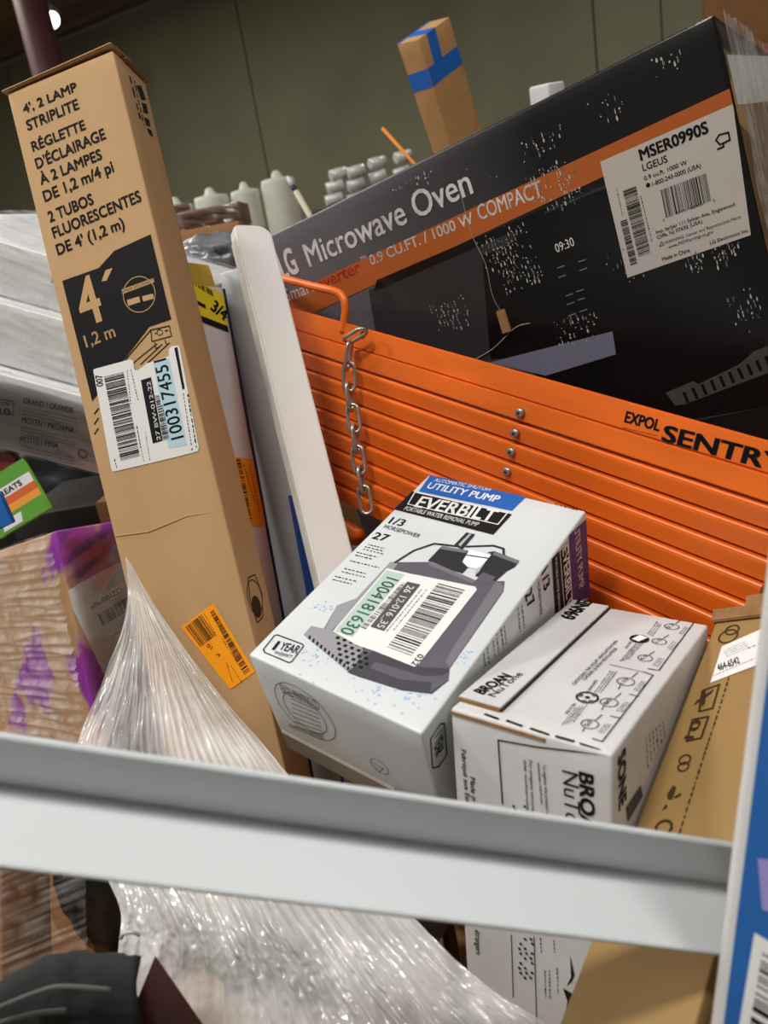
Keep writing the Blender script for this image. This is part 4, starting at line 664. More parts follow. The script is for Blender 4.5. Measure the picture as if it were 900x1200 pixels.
plain_box('large_carton', (0.0, 0.42, 0.0), (0.58, 1.08, 0.88), M_KRAFT3, 'large brown carton at the bottom of the heap under the white fan carton', group=G_)
plain_box('medium_carton', (-0.80, 0.34, 0.0), (-0.345, 0.60, 0.955), M_KRAFT3, 'tall brown carton at the lower left under the streaky film-wrapped carton', group=G_)
plain_box('medium_carton', (-0.33, 0.24, 0.0), (0.14, 0.405, 0.90), M_KRAFT3, 'brown carton at the front of the heap under the draped film', group=G_)
plain_box('medium_carton', (-0.76, 0.90, 0.605), (-0.42, 1.20, 0.845), M_KRAFT3, 'brown carton in the heap under the purple-marked carton', group=G_)
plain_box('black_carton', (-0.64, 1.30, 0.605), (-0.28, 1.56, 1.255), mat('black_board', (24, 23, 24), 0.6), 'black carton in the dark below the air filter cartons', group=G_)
plain_box('medium_carton', (0.12, 1.12, 0.0), (0.57, 1.42, 1.155), M_KRAFT3, 'brown carton under the middle of the black microwave carton', group=G_)
plain_box('medium_carton', (0.30, 0.80, 0.885), (0.57, 1.06, 1.06), M_KRAFT3, 'low brown carton under the orange barricade', group=G_)
plain_box('medium_carton', (0.62, 0.45, 0.0), (1.05, 1.04, 1.02), M_KRAFT3, 'brown carton at the right end of the heap behind the blue carton', group=G_)
# ------------------------------------------------------------------ tall light-fixture carton
R, D, sd = carton('fix', 'light_fixture_carton', 'tall narrow kraft carton printed STRIPLITE with a white barcode label', M_KRAFT, 0.0022, 0.0005)
prints('fix_print', 'front_print', R, D, 'front', 0.0005, sd); prints('fix_side_print', 'side_print', R, D, 'right', 0.0005, sd)
sticker('fix_label', 'barcode_label', R, D, 'front', 0.0005, sd, 'fix_label_print', 'white barcode label with pale blue number band')
sticker('fix_sticker', 'orange_sticker', R, D, 'front', 0.0005, sd, 'fix_sticker_print', 'bright orange return sticker with barcodes')
fl = bm_obj('top_flap', slab((-0.0035, -0.0035, 0.0), (D[0]+0.002, D[2]*0.62, 0.0022), 0.0008), M_KRAFT, R); fl.rotation_euler = (math.radians(4), math.radians(-1.5), 0); fl.location = (0, 0, 0.0008)
fl = bm_obj('top_flap', slab((0.004, D[2]*0.30, 0.0), (D[0]+0.004, D[2]+0.002, 0.0022), 0.0008), M_EDGE, R); fl.rotation_euler = (math.radians(-3), math.radians(2.0), 0); fl.location = (0, 0, 0.0052)
tube('board_crease', [(0.001, -0.0002, -0.47), (0.04, -0.0003, -0.474), (0.085, -0.0002, -0.468), (D[0]+0.0004, 0.0, -0.471)], 0.0004, M_KRAFT, R, 6)
# ------------------------------------------------------------------ slender boards and cartons beside it
R, D, sd = carton('flatA', 'flat_carton', 'flat white carton with yellow end label and orange sticker beside the fixture carton', mat('lilac_white_board', (222, 220, 228), 0.4, vary=0.05, vscale=8, bump=0.05, bscale=40), 0.0015, 0.0005)
sticker('flatA_label', 'yellow_label', R, D, 'front', 0.0005, sd, 'flatA_label_print', 'yellow and black end label'); sticker('flatA_sticker', 'orange_sticker', R, D, 'front', 0.0005, sd, 'flatA_sticker_print', 'orange return sticker')
bm_obj('edge_strip', slab((D[0]-0.0022, -0.0012, -D[1]), (D[0]+0.0012, 0.004, -0.002)), mat('navy_edge', (26, 34, 84), 0.5), R)
fl = bm_obj('end_flap', slab((0.028, 0.004, -0.002), (0.082, 0.006, 0.034), 0.0006), mat('ochre_flap', (196, 158, 30), 0.6, vary=0.1), R); fl.rotation_euler = (math.radians(-12), 0, 0)
R, D, sd = carton('flatB', 'flat_panel_carton', 'slim grey-white carton with blue edge between the yellow-labelled carton and the white board', mat('grey_white_board', (200, 206, 210), 0.35, vary=0.06, vscale=10), 0.0015, 0.0004)
bm_obj('edge_strip', slab((D[0]-0.003, -0.0012, -D[1]), (D[0]+0.0012, D[2]*0.8, -0.3)), mat('blue_edge', (40, 90, 170), 0.3), R)
O, a, b, D = BOX['pole']; R = empty('white_board', box_matrix(O, a, b), 'long white lacquered board with rounded top leaning against the orange barricade', 'board')
w, h, d = D; prof = []
for (cx, cz, a0) in ((w-0.016, -0.016, 0), (0.010, -0.010, 90)):
    for k in range(7):
        t = math.radians(a0 + 15*k); rr = 0.016 if a0 == 0 else 0.010; prof.append((cx+rr*math.cos(t), cz+rr*math.sin(t)))
prof += [(0, -h), (w, -h)]
bm = bmesh.new(); f = bm.faces.new([bm.verts.new((x, 0, z)) for x, z in prof]); e = bmesh.ops.extrude_face_region(bm, geom=[f])
bmesh.ops.translate(bm, verts=[v for v in e['geom'] if isinstance(v, bmesh.types.BMVert)], vec=(0, d, 0)); bmesh.ops.recalc_face_normals(bm, faces=bm.faces[:])
bmesh.ops.bevel(bm, geom=[x for x in bm.edges if x.calc_length() < 0.03 or x.calc_length() > 0.2], offset=0.0025, segments=3, affect='EDGES')
bm_obj('panel', bm, M_POLE, R); bm_obj('edge_band', slab((-0.0012, 0.001, -h+0.01), (0.0, d-0.001, -0.02), 0.0003), mat('edge_band_cream', (214, 210, 202), 0.5, vary=0.2, vscale=30), R)
# ------------------------------------------------------------------ microwave carton
R, D, sd = carton('mw', 'microwave_carton', 'large black microwave oven carton with orange band and white model label', M_MW, 0.003, 0.0004, 0.02)
prints('mw_print', 'front_print', R, D, 'front', 0.0004, sd)
sticker('mw_label', 'model_label', R, D, 'front', 0.0004, sd, 'mw_label_print', 'white model label with two barcodes')
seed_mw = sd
film_glints(R, D, 3, [(0.395, 0.022, 0.450, 0.052, 0.0045, 0.5), (0.398, 0.062, 0.452, 0.112, 0.0042, 0.8), (0.232, 0.012, 0.292, 0.026, 0.004, 0.45), (0.318, 0.104, 0.382, 0.180, 0.0052, 0.7), (0.225, 0.160, 0.278, 0.205, 0.005, 0.55), (0.535, 0.197, 0.592, 0.224, 0.004, 0.75),
  (0.482, 0.018, 0.525, 0.050, 0.005, 0.35), (0.552, 0.012, 0.597, 0.030, 0.005, 0.4), (0.375, 0.226, 0.432, 0.262, 0.005, 0.5), (0.565, 0.25, 0.60, 0.30, 0.0045, 0.45), (0.452, 0.175, 0.50, 0.215, 0.006, 0.22), (0.326, 0.03, 0.37, 0.06, 0.006, 0.18)])  # pale dashes paint the reflections of wrinkled film on the carton front
prints('mw_side', 'side_panel', R, D, 'right', 0.0004, sd, items=[('q', (0.006, 0.03, D[2], 0.03, D[2], D[1], 0.006, D[1]), 'sidebrown', 1), ('q', (0.02, 0.035, D[2], 0.005, D[2], 0.062, 0.02, 0.082), 'label', 3), ('q', (0.004, 0.06, 0.05, 0.05, 0.06, 0.11, 0.004, 0.10), 'kraft', 2)])
film_sheet('stretch_film', R, D, 'right', 0.0, 0.0, D[2], D[1], M_FILMSTREAK, 0.006, 0.005, 1.45, 50, 5, 90, 90, 4.4)
tube('board_crack', smooth_path([face_point('front', D, u, v, 0.0006) for u, v in ((0.318, 0.045), (0.316, 0.10), (0.322, 0.14), (0.319, 0.18), (0.33, 0.215))]), 0.0004, mat('torn_paper', (150, 146, 142), 0.9), R, 5)
tube('board_crack', smooth_path([face_point('front', D, u, v, 0.0012) for u, v in ((0.27, 0.245), (0.30, 0.238), (0.335, 0.222), (0.355, 0.222))]), 0.0006, mat('torn_paper', (150, 146, 142), 0.9), R, 5)
bm_obj('torn_corner', slab((0.318, -0.004, -0.225), (0.330, -0.001, -0.196), 0.001), M_KRAFT3, R)
# ------------------------------------------------------------------ orange steel barricade
O, a, b, D = BOX['barr']; R = empty('folding_barricade', box_matrix(O, a, b), 'folded orange steel slat barricade lettered SENTRY with a chain hanging on it', 'barricade')
LW = D[0]
bm_obj('top_plate', slab((0, 0, -0.0266), (LW, 0.005, 0), 0.0012), M_ORANGE, R)
bm_obj('top_rail', slab((0, -0.003, -0.0495), (LW, 0.006, -0.0272), 0.0012), M_ORANGE, R)
sl = None
for k in range(8):
    z = -0.0525 - 0.0222*k
    if sl is None:
        pf = [(0.006, 0.0008), (-0.0040, 0.0), (-0.0050, -0.0012), (-0.0050, -0.0040), (-0.0012, -0.0192), (0.006, -0.0200)]; nn = len(pf)
        sl = mesh_obj('slat', [(x, y, z_) for x in (0, LW) for y, z_ in pf], [tuple(range(nn))[::-1], tuple(range(nn, 2*nn))] + [(i, (i+1) % nn, nn+(i+1) % nn, nn+i) for i in range(nn)], M_ORANGE, R); s_ = sl
    else: s_ = sl.copy(); link(s_); s_.parent = R
    s_.location = (0.0, -0.0006*k, z)
for x in (0.05, 0.4205, 0.75): bm_obj('back_strap', slab((x-0.012, 0.007, -0.225), (x+0.012, 0.010, -0.03)), mat('dark_steel', (60, 40, 30), 0.6), R)
for (x, z) in ((0.4205, -0.0404), (0.4202, -0.0629), (0.4205, -0.0838), (0.4209, -0.1060)):
    bt = tube('bolt', [(x, -0.0035, z), (x, -0.0085, z), (x, -0.0088, z)], [0.0052, 0.0046, 0.003], M_STEEL, R, 14); tube('bolt_socket', [(x, -0.0089, z), (x, -0.0094, z)], 0.0018, mat('socket_dark', (40, 38, 36), 0.6), bt, 8)
hp = smooth_path([(-0.036, 0.002, -0.02), (-0.038, 0.002, 0.02), (-0.030, 0.002, 0.034), (-0.015, 0.002, 0.0355), (0.05, 0.002, 0.0352), (0.100, 0.002, 0.0352), (0.116, 0.002, 0.0305), (0.1235, 0.002, 0.019), (0.1247, 0.002, 0.004), (0.1247, 0.002, -0.012)])
tube('handle', hp, 0.0052, M_ORANGE, R, 12)
prints('barr_print', 'lettering', R, D, 'front', 0.0, 0.0, 0.0003, items=[i[:3] + (i[3]-0.0025,) + i[4:5] + (i[5]-0.0025,) + i[6:] if i[0] == 't' else i for i in PRINT['barr_print']])
prints('barr_hole', 'chain_hole', R, D, 'front', items=[('o', 0.1643, 0.0083, 0.0045, 0, 'ink', 1)])
# foot bar and dark gap below
tube('foot_tube', [(0.10, -0.02, -0.245), (0.24, -0.03, -0.25)], 0.011, M_ORANGE, R, 12)
# chain
C = empty('chain', Matrix.Translation((0.004, 0.917, 1.455)), 'galvanised steel chain hanging from a hole in the orange barricade', 'chain')
CI = C.matrix_world.inverted(); BM = box_matrix(O, a, b)
def link_mesh(L=0.0178, Wd=0.0072, r=0.0021):
    pts = [];
    for k in range(9): t = math.radians(-90+22.5*k); pts.append((Wd*math.cos(t+math.pi/2), 0, L*0 + (L-Wd) + Wd*math.sin(t+math.pi/2)))
    for k in range(9): t = math.radians(90+22.5*k); pts.append((Wd*math.cos(t+math.pi/2), 0, -(L-Wd) + Wd*math.sin(t+math.pi/2)))
    return pts
uvs = [(0.1700, 0.0085), (0.1640, 0.0345), (0.1720, 0.0595), (0.1790, 0.0835), (0.1930, 0.1075), (0.2030, 0.1315), (0.2150, 0.1555), (0.2270, 0.1785), (0.2390, 0.2000)]
first = None; prev = None
for i, (u, v) in enumerate(uvs):
    p = BM @ Vector((u, -0.0185-0.0012*i, -v)); q = BM @ Vector((uvs[min(i+1, 8)][0], -0.0185-0.0012*min(i+1, 8), -uvs[min(i+1, 8)][1])); p0 = BM @ Vector((uvs[max(i-1, 0)][0], -0.0185-0.0012*max(i-1, 0), -uvs[max(i-1, 0)][1]))
    zax = (p0-q).normalized(); fwd = (BM.to_3x3() @ Vector((0, -1, 0)))
    ang = math.radians(35 if i % 2 == 0 else 115) if i else math.radians(70)
    xax = fwd.cross(zax).normalized(); yax = zax.cross(xax); x2 = xax*math.cos(ang) + yax*math.sin(ang); y2 = zax.cross(x2)
    if i == 0: zax = (zax + xax*-0.9).normalized(); x2 = (x2 - zax*zax.dot(x2)).normalized(); y2 = zax.cross(x2)
    Mx = Matrix((x2, y2, zax)).transposed().to_4x4(); Mx.translation = p
    if first is None: first = tube('chain_link', link_mesh(), 0.0024, M_ZINC, C, 8, closed=True); o_ = first
    else: o_ = first.copy(); link(o_); o_.parent = C
    o_.matrix_local = CI @ Mx
# ------------------------------------------------------------------ pump carton
O, a, b, D = BOX['pump']; R, D, sd = carton('pump', 'pump_carton', 'white utility pump carton with blue and black header lying on the heap', M_PUMP, 0.0025, 0.0004, dims=(D[0], 0.108, D[2]))
prints('pump_print', 'top_print', R, D, 'top', 0.0004, sd); prints('pump_side_print', 'side_print', R, D, 'right', 0.0004, sd); prints('pump_front_print', 'end_print', R, D, 'front', 0.0004, sd)
sticker('pump_label', 'barcode_label', R, D, 'top', 0.0004, sd, 'pump_label_print', 'white barcode label with green number band')
bm_obj('bottom_flap', slab((0.004, -0.002, -D[1]-0.012), (D[0]*0.75, 0.001, -D[1]+0.012), 0.0008), mat('inside_board_grey', (150, 140, 128), 0.8, vary=0.2), R)
# the carton it lies on
M0 = box_matrix(O, a, b); M1 = M0 @ Matrix.Translation((0.038, 0.02, -0.1145))
U = empty('small_carton', M1, 'brown carton in shadow directly under the white pump carton', 'carton'); v, f = rounded_box((0.12, 0.21, 0.15), 0.003, 0.05, 0.001, 3.3); mesh_obj('body', v, f, M_KRAFT3, U, True)
bm_obj('packing_tape', slab((0.045, -0.0008, -0.1), (0.09, 0.1508, 0.0012)), mat('packing_tape', (176, 140, 92), 0.2), U)
# ------------------------------------------------------------------ fan carton
R, D, sd = carton('broan', 'fan_carton', 'white bath fan carton with black lettering wedged right of the pump carton', M_WHITE2, 0.0025, 0.0004, dims=(BOX['broan'][3][0], 0.34, BOX['broan'][3][2]))
prints('broan_front_print', 'front_print', R, D, 'front', 0.0004, sd); prints('broan_side_print', 'side_print', R, D, 'right', 0.0004, sd)
fw = D[0]*0.285
fl = bm_obj('top_flap', slab((-0.001, D[2]*0.055, 0.0002), (fw, D[2]*0.985, 0.0032), 0.0006), M_WHITE2, R)
bm_obj('flap_edge', slab((fw-0.0002, D[2]*0.055, -0.0002), (fw+0.0012, D[2]*0.985, 0.0026)), mat('flap_gap', (48, 40, 34), 0.9), fl)
bm_obj('flap_edge', slab((0.0, D[2]*0.055-0.0014, 0.0004), (fw, D[2]*0.055, 0.0030)), M_EDGE, fl)
prints('broan_print', 'top_print', R, D, 'top', 0.0, sd, 0.0036, items=[i for i in PRINT['broan_print'] if i[0] == 't' and i[1] in ('BROAN', 'NuTone', '696NE')])
prints('broan_print', 'top_print', R, D, 'top', 0.0004, sd, 0.0005, items=[i for i in PRINT['broan_print'] if not (i[0] == 't' and i[1] in ('BROAN', 'NuTone', '696NE'))])
bm_obj('torn_edge', slab((0.0, -0.0012, -0.004), (D[0]*0.62, 0.001, -0.0022)), M_EDGE, R)
# ------------------------------------------------------------------ brown cartons on the right
R, D, sd = carton('kraft_r', 'printed_kraft_carton', 'brown printed carton with small white number label right of the white fan carton', M_KRAFT2, 0.002, 0.0009)
prints('kraft_r_print', 'symbol_print', R, D, 'front', 0.0009, sd); sticker('kraft_r_label', 'address_label', R, D, 'front', 0.0009, sd, 'kraft_r_label_print', 'white label with number 464-6542')
fl = bm_obj('top_flap', slab((-0.002, -0.003, 0.0), (D[0], 0.004, 0.012), 0.001), M_EDGE, R); fl.rotation_euler = (math.radians(20), 0, 0)
fl = bm_obj('top_flap', slab((0.02, 0.006, 0.0), (D[0], 0.010, 0.03), 0.001), M_EDGE, R); fl.rotation_euler = (math.radians(14), 0, 0)
# ------------------------------------------------------------------ blue carton in the right foreground
R, D, sd = carton('blue', 'blue_carton', 'bright blue carton with white edge and barcode at the right edge of the picture', mat('white_edge_board', (206, 206, 204), 0.5, vary=0.06), 0.003, 0.0005)
prints('blue_face', 'blue_print', R, D, 'front', 0.0005, sd, items=[('q', (0.0050, 0.004, D[0]-0.008, 0.004, D[0]-0.008, D[1]-0.004, 0.0050, D[1]-0.004), 'boxblue', 1)])
prints('blue_print', 'front_print', R, D, 'front', 0.0005, sd); sticker('blue_label', 'barcode_label', R, D, 'front', 0.0005, sd, 'blue_label_print', 'white barcode label')
# ------------------------------------------------------------------ aluminium angle bar across the front
O, a, b, D = BOX['rail']; R = empty('metal_angle_bar', box_matrix(O, a, b), 'long bright aluminium angle bar lying across the front of the heap', 'metal bar')
hh = D[1]; LW = D[0]
bm_obj('upright_flange', slab((0, 0, -0.003), (LW, 0.0032, hh), 0.0006), M_ALU, R); bm_obj('lower_flange', slab((0, -hh, -0.0032), (LW, 0.0, 0), 0.0006), M_ALU, R)
# ------------------------------------------------------------------ air filter cartons, wrapped
O, a, b, D = BOX['filter']; Mf = box_matrix(O, a, b)
M_FILTER = mat('filter_carton_board', (226, 227, 228), 0.45, vary=0.05, vscale=8)
FL = ['grey-white air filter carton printed GRAND / GRANDE, lowest in its wrapped stack', 'white carton wrapped in crinkled film, second in the stack behind the fixture carton', 'white carton wrapped in crinkled film, top of the stack behind the fixture carton']
for k, (up, back, hgt) in enumerate(((0.0, 0.0, 0.112), (0.0915, 0.03, 0.0885), (0.168, 0.06, 0.074))):
    T = Mf @ Matrix.Translation((-0.05*k, back, up)); R = empty('air_filter_carton', T, FL[k], 'carton', 'film wrapped air filter cartons')
    DD = (0.36+0.02*k, hgt, 0.42); v, f = rounded_box(DD, 0.003, 0.03, 0.0005, k*3.0); mesh_obj('body', v, f, M_FILTER, R, True)
    if k == 0: prints('filter_print', 'front_print', R, D, 'front', 0.0, 0, 0.0016); film_sheet('stretch_film', R, DD, 'front', 0, 0, DD[0], DD[1], M_FILMCLEAR, 0.005, 0.0015, 0.2, 40, 5, 60, 24, 2.0); film_sheet('stretch_film', R, DD, 'top', 0, DD[2]-0.016, DD[0], DD[2], M_FILMHAZE, 0.004, 0.002, 0.1, 60, 8, 80, 20, 6.0)
    else: film_sheet('stretch_film', R, DD, 'front', 0, 0, DD[0], DD[1], M_FILMHAZE, 0.005, 0.0035, 0.12, 60, 6, 110, 50, 3.0+k); film_sheet('stretch_film', R, DD, 'top', 0, 0 if k == 2 else DD[2]-0.016, DD[0], DD[2], M_FILMHAZE, 0.004, 0.003, 0.1, 50, 6, 70, 60, 7.0+k)
prints('filter_top', 'size_mark', R, DD, 'front', 0.0, 0, 0.0022, items=[('t', '16', 0.205, 0.036, 0.222, 0.038, 0.012, 'inkgrey', 1, 1)])
# ------------------------------------------------------------------ purple marked carton in film
M_PURP = mat('kraft_purple_marks', (172, 134, 96), 0.7, col2=(138, 44, 150), vscale=7.5)
rp = [n for n in M_PURP.node_tree.nodes if n.type == 'VALTORGB'][0]; rp.color_ramp.elements[0].position = 0.43; rp.color_ramp.elements[1].position = 0.47
R, D, sd = carton('purple', 'purple_marked_carton', 'brown carton with purple patches wrapped in shiny clear film at the left', M_PURP, 0.004, 0.001)
sticker('purple_label', 'barcode_label', R, D, 'right', 0.001, sd, 'purple_label_print', 'white paper label with barcode')
film_sheet('stretch_film', R, D, 'front', 0.05, 0.0, D[0], D[1], M_FILMSTREAK, 0.006, 0.0060, 0.06, 85, 4, 110, 230, 2.2)
film_sheet('stretch_film', R, D, 'right', 0.0, 0.0, 0.2, D[1], M_FILMCLEAR, 0.005, 0.0015, -0.5, 40, 4, 50, 70, 5.2)
# ------------------------------------------------------------------ big draped sheet of stretch film
FR = [Vector(p) for p in FILM]; rows = len(FR)//2; nu, nv = 220, 300
def cr(P, t):
    n = len(P)-1; x = min(max(t, 0), 0.99999)*n; i = int(x); t = x-i; p0, p1, p2, p3 = P[max(i-1, 0)], P[i], P[i+1], P[min(i+2, n)]
    return 0.5*((2*p1) + (p2-p0)*t + (2*p0-5*p1+4*p2-p3)*t*t + (3*p1-p0-3*p2+p3)*t**3)
Ls, Rs = FR[0::2], FR[1::2]; V = []; Fc = []
tocam = Vector((0, -0.93, 0.36))
for j in range(nv+1):
    t = j/nv; L_, R_ = cr(Ls, t), cr(Rs, t); wd = (R_-L_).length
    for i in range(nu+1):
        s = i/nu; p = L_.lerp(R_, s); bul = math.sin(math.pi*s)
        n1 = noise.noise(Vector((s*26+t*2.0, t*5.0, 1.0))); n2 = noise.noise(Vector((s*60+t*6, t*16.0, 4.0))); n3 = noise.noise(Vector((s*5, t*4, 7.0))); n4 = noise.noise(Vector((s*110+t*25, t*60.0, 2.0)))
        am = min(1.0, wd/0.09)
        V.append(p + tocam*(bul*wd*0.10 + am*(0.0055*(1-abs(n1))**2 + 0.0026*n2 + 0.008*n3 + 0.0011*n4)))
for j in range(nv):
    for i in range(nu): q = j*(nu+1)+i; Fc.append((q, q+nu+1, q+nu+2, q+1))
fo = mesh_obj('stretch_film_sheet', V, Fc, M_FILMMILK, None, True); tag(fo, 'crumpled milky stretch film pulled to a point on the fixture carton', 'plastic film')
gb = blob('added_dark_bundle', (-0.125, 0.575, 0.985), (0.115, 0.026, 0.085), mat('dark_bundle', (58, 56, 60), 0.6, vary=0.35, vscale=9), 2.0, 0.12, 1.6); tag(gb, 'dark grey bundle dimly seen through the draped film below the metal bar', 'bundle')  # dark filler added behind the film so its lower part looks darker
# ------------------------------------------------------------------ lower left corner
R = empty('film_wrapped_carton', box_matrix((-0.46, 0.545, 1.16), (0.98, -0.12, -0.14), (0.02, -0.28, -0.95)), 'brown carton under streaky clear film at the lower left edge', 'carton')
DD = (0.105, 0.16, 0.08); v, f = rounded_box(DD, 0.003, 0.03, 0.0015, 8.0); mesh_obj('body', v, f, M_KRAFT3, R, True); film_sheet('stretch_film', R, DD, 'front', 0, 0, DD[0]+0.075, DD[1], film_mat('faint_streak_film', 0.07, (240, 238, 234), 0.07, 0.07, (1, 1, 1), 60), 0.006, 0.0035, -0.42, 150, 5, 150, 170, 1.4)
R = blob('black_refuse_bag', (-0.302, 0.580, 1.06), (0.044, 0.018, 0.072), M_BLACK, 5.0, 0.2, 1.8); tag(R, 'black plastic bag between the brown wrapped carton and the draped film, lower left', 'bag')
V = []; Fc = []; top = [Vector(p) for p in BAGTOP]; n = 24
for j in range(13):
    t = j/12
    for i in range(n+1):
        p = cr(top, i/n); q = p + Vector((-0.004*t, -0.02*math.sin(t*3.0)-0.01*t, -0.085*t)); q += Vector((0, -1, 0))*0.006*noise.noise(Vector((i*0.4, j*0.35, 3.0))); V.append(q)
for j in range(12):
    for i in range(n): q = j*(n+1)+i; Fc.append((q, q+n+1, q+n+2, q+1))
bg = empty('striped_bag', Matrix.Translation((-0.24, 0.38, 1.12)), 'black fabric bag with two pale grey stripes in the lower left corner', 'bag'); bi = bg.matrix_world.inverted()
sh = mesh_obj('fabric', [bi @ q for q in V], Fc, M_DARKCLOTH, bg, True); so = sh.modifiers.new('thick', 'SOLIDIFY'); so.thickness = 0.01; so.offset = -1
ST = mat('grey_stripe', (104, 108, 106), 0.9)
for pts in (STRIPE1, STRIPE2): tube('stripe', [bi @ q for q in smooth_path(pts)], 0.0014, ST, bg, 8)
wv = [Vector(p) for p in WEDGE]; dp = (wv[0]-Vector((0, 0, 1.55))).normalized()*0.03; wd = mesh_obj('maroon_carton_corner', wv + [p+dp for p in wv], [(0, 1, 2), (5, 4, 3), (0, 3, 4, 1), (1, 4, 5, 2), (2, 5, 3, 0)], mat('maroon_board', (74, 40, 38), 0.6, vary=0.2, vscale=30)); tag(wd, 'dark maroon pointed carton corner below the metal bar, lower left', 'carton')
bb = blob('blue_wrapper', (-0.218, 0.383, 1.128), (0.018, 0.012, 0.012), mat('navy_wrapper', (36, 52, 110), 0.5, vary=0.3), 1.0, 0.3, 2.0, sub=3); tag(bb, 'small dark blue wrapper between the striped bag and the maroon corner', 'wrapper')
hk = tube('white_hook', smooth_path([(-0.212, 0.40, 1.176), (-0.209, 0.399, 1.180), (-0.203, 0.399, 1.180), (-0.200, 0.40, 1.176)]), 0.0013, mat('white_plastic', (170, 170, 166), 0.4), None, 8); tag(hk, 'small white plastic loop above the striped bag', 'hook')
# ------------------------------------------------------------------ black bags and bright packets at the left
R = blob('black_bag', (-0.68, 1.66, 1.16), (0.24, 0.07, 0.20), M_BLACK, 3.0, 0.22, 1.7); tag(R, 'crumpled black plastic bag between the filter carton and the purple-marked carton', 'bag')
def packet(name, M, w, h, d, bands, label, cat='packet'):
    root = empty(name, M, label, cat); v, f = rounded_box((w, h, d), 0.002, 0.02, 0.0015, w*50); mesh_obj('pouch', v, f, mat(name+'_base', bands[0][2], 0.3), root, True)
    prints(name, 'print', root, (w, h, d), 'front', 0.0, 0, 0.0022, items=[('q', (0.001, a_, w-0.001, a_, w-0.001, b_, 0.001, b_), nm, 1+i) for i, (nm, (a_, b_), _c) in enumerate([(x[0], x[1], x[2]) for x in bands])] + PACK.get(name, [])); return root
INK.update({'p_green': (96, 160, 56), 'p_orange': (216, 104, 52), 'p_red': (110, 26, 34), 'p_white': (228, 230, 232), 'p_amber': (236, 160, 60), 'p_blue': (24, 96, 176)})
PACK = {'green_packet': [('t', 'TREATS', 0.030, 0.0335, 0.078, 0.0335, 0.008, 'ink', 2, 8), ('q', (0.02, 0.066, 0.055, 0.066, 0.05, 0.080, 0.015, 0.080), 'p_white', 8)]}
packet('green_packet', box_matrix((-0.602, 1.135, 1.345), (0.93, -0.05, 0.36), (0.28, -0.25, -0.92)), 0.098, 0.085, 0.006, [('p_green', (0.0, 0.022), (106, 176, 52)), ('p_white', (0.022, 0.037), 0), ('p_orange', (0.037, 0.049), 0), ('p_amber', (0.049, 0.060), 0), ('p_green', (0.060, 0.084), 0)], 'green and orange striped packet below the air filter carton')
packet('red_packet', box_matrix((-0.625, 1.150, 1.345), (0.86, -0.05, 0.46), (0.40, -0.25, -0.86)), 0.105, 0.05, 0.012, [('p_red', (0.0, 0.05), (110, 26, 34))], 'dark red packet behind the green striped packet')
packet('blue_packet', box_matrix((-0.572, 1.035, 1.338), (0.95, -0.05, 0.25), (0.28, -0.25, -0.92)), 0.065, 0.045, 0.006, [('p_blue', (0.0, 0.045), (24, 96, 176))], 'small blue packet on the purple-marked carton at the left edge')
# ------------------------------------------------------------------ things behind
def std(name, center, dims, yaw, material, label, cat='carton', group=None, tilt=(0, 0), r=0.004):
    """upright carton: centre of its top"""
    from mathutils import Euler
    M = Matrix.Translation(center) @ Euler((tilt[0], tilt[1], yaw)).to_matrix().to_4x4() @ Matrix.Translation((-dims[0]/2, -dims[2]/2, 0)); root = empty(name, M, label, cat, group)
    v, f = rounded_box(dims, r, 0.05, 0.0015, dims[0]*9); mesh_obj('body', v, f, material, root, True); return root, dims
O, a, b, D = BOX['taped']; R = empty('taped_carton', box_matrix(O, a, b), 'tall slim brown carton bound with blue tape behind the microwave carton', 'carton')
D = (D[0], 0.58, D[2]); v, f = rounded_box(D, 0.002, 0.03, 0.0006, 2.0); mesh_obj('body', v, f, mat('kraft_light', (196, 150, 98), 0.7, vary=0.1), R, True)
w, h, d = D
prints('tape1', 'blue_tape', R, D, 'front', items=[('q', (0.0, 0.058, w, 0.058, w, 0.095, 0.0, 0.095), 'bluetape', 1), ('q', (0.028, 0.0, 0.058, 0.0, 0.054, 0.06, 0.024, 0.06), 'bluetape', 1)])
prints('tape2', 'blue_tape', R, D, 'left', items=[('q', (0.0, 0.064, d, 0.058, d, 0.095, 0.0, 0.101), 'bluetape', 1)])
prints('tape3', 'blue_tape', R, D, 'top', items=[('q', (0.026, 0.0, 0.058, 0.0, 0.058, d, 0.026, d), 'bluetape', 1), ('q', (0.0, 0.0, w, 0.0, w, 0.008, 0.0, 0.008), 'bluetape', 1)])
prints('tape4', 'clear_tape', R, D, 'front', items=[('q', (0.0, 0.125, w, 0.118, w, 0.15, 0.0, 0.16), 'kraft', 1)])
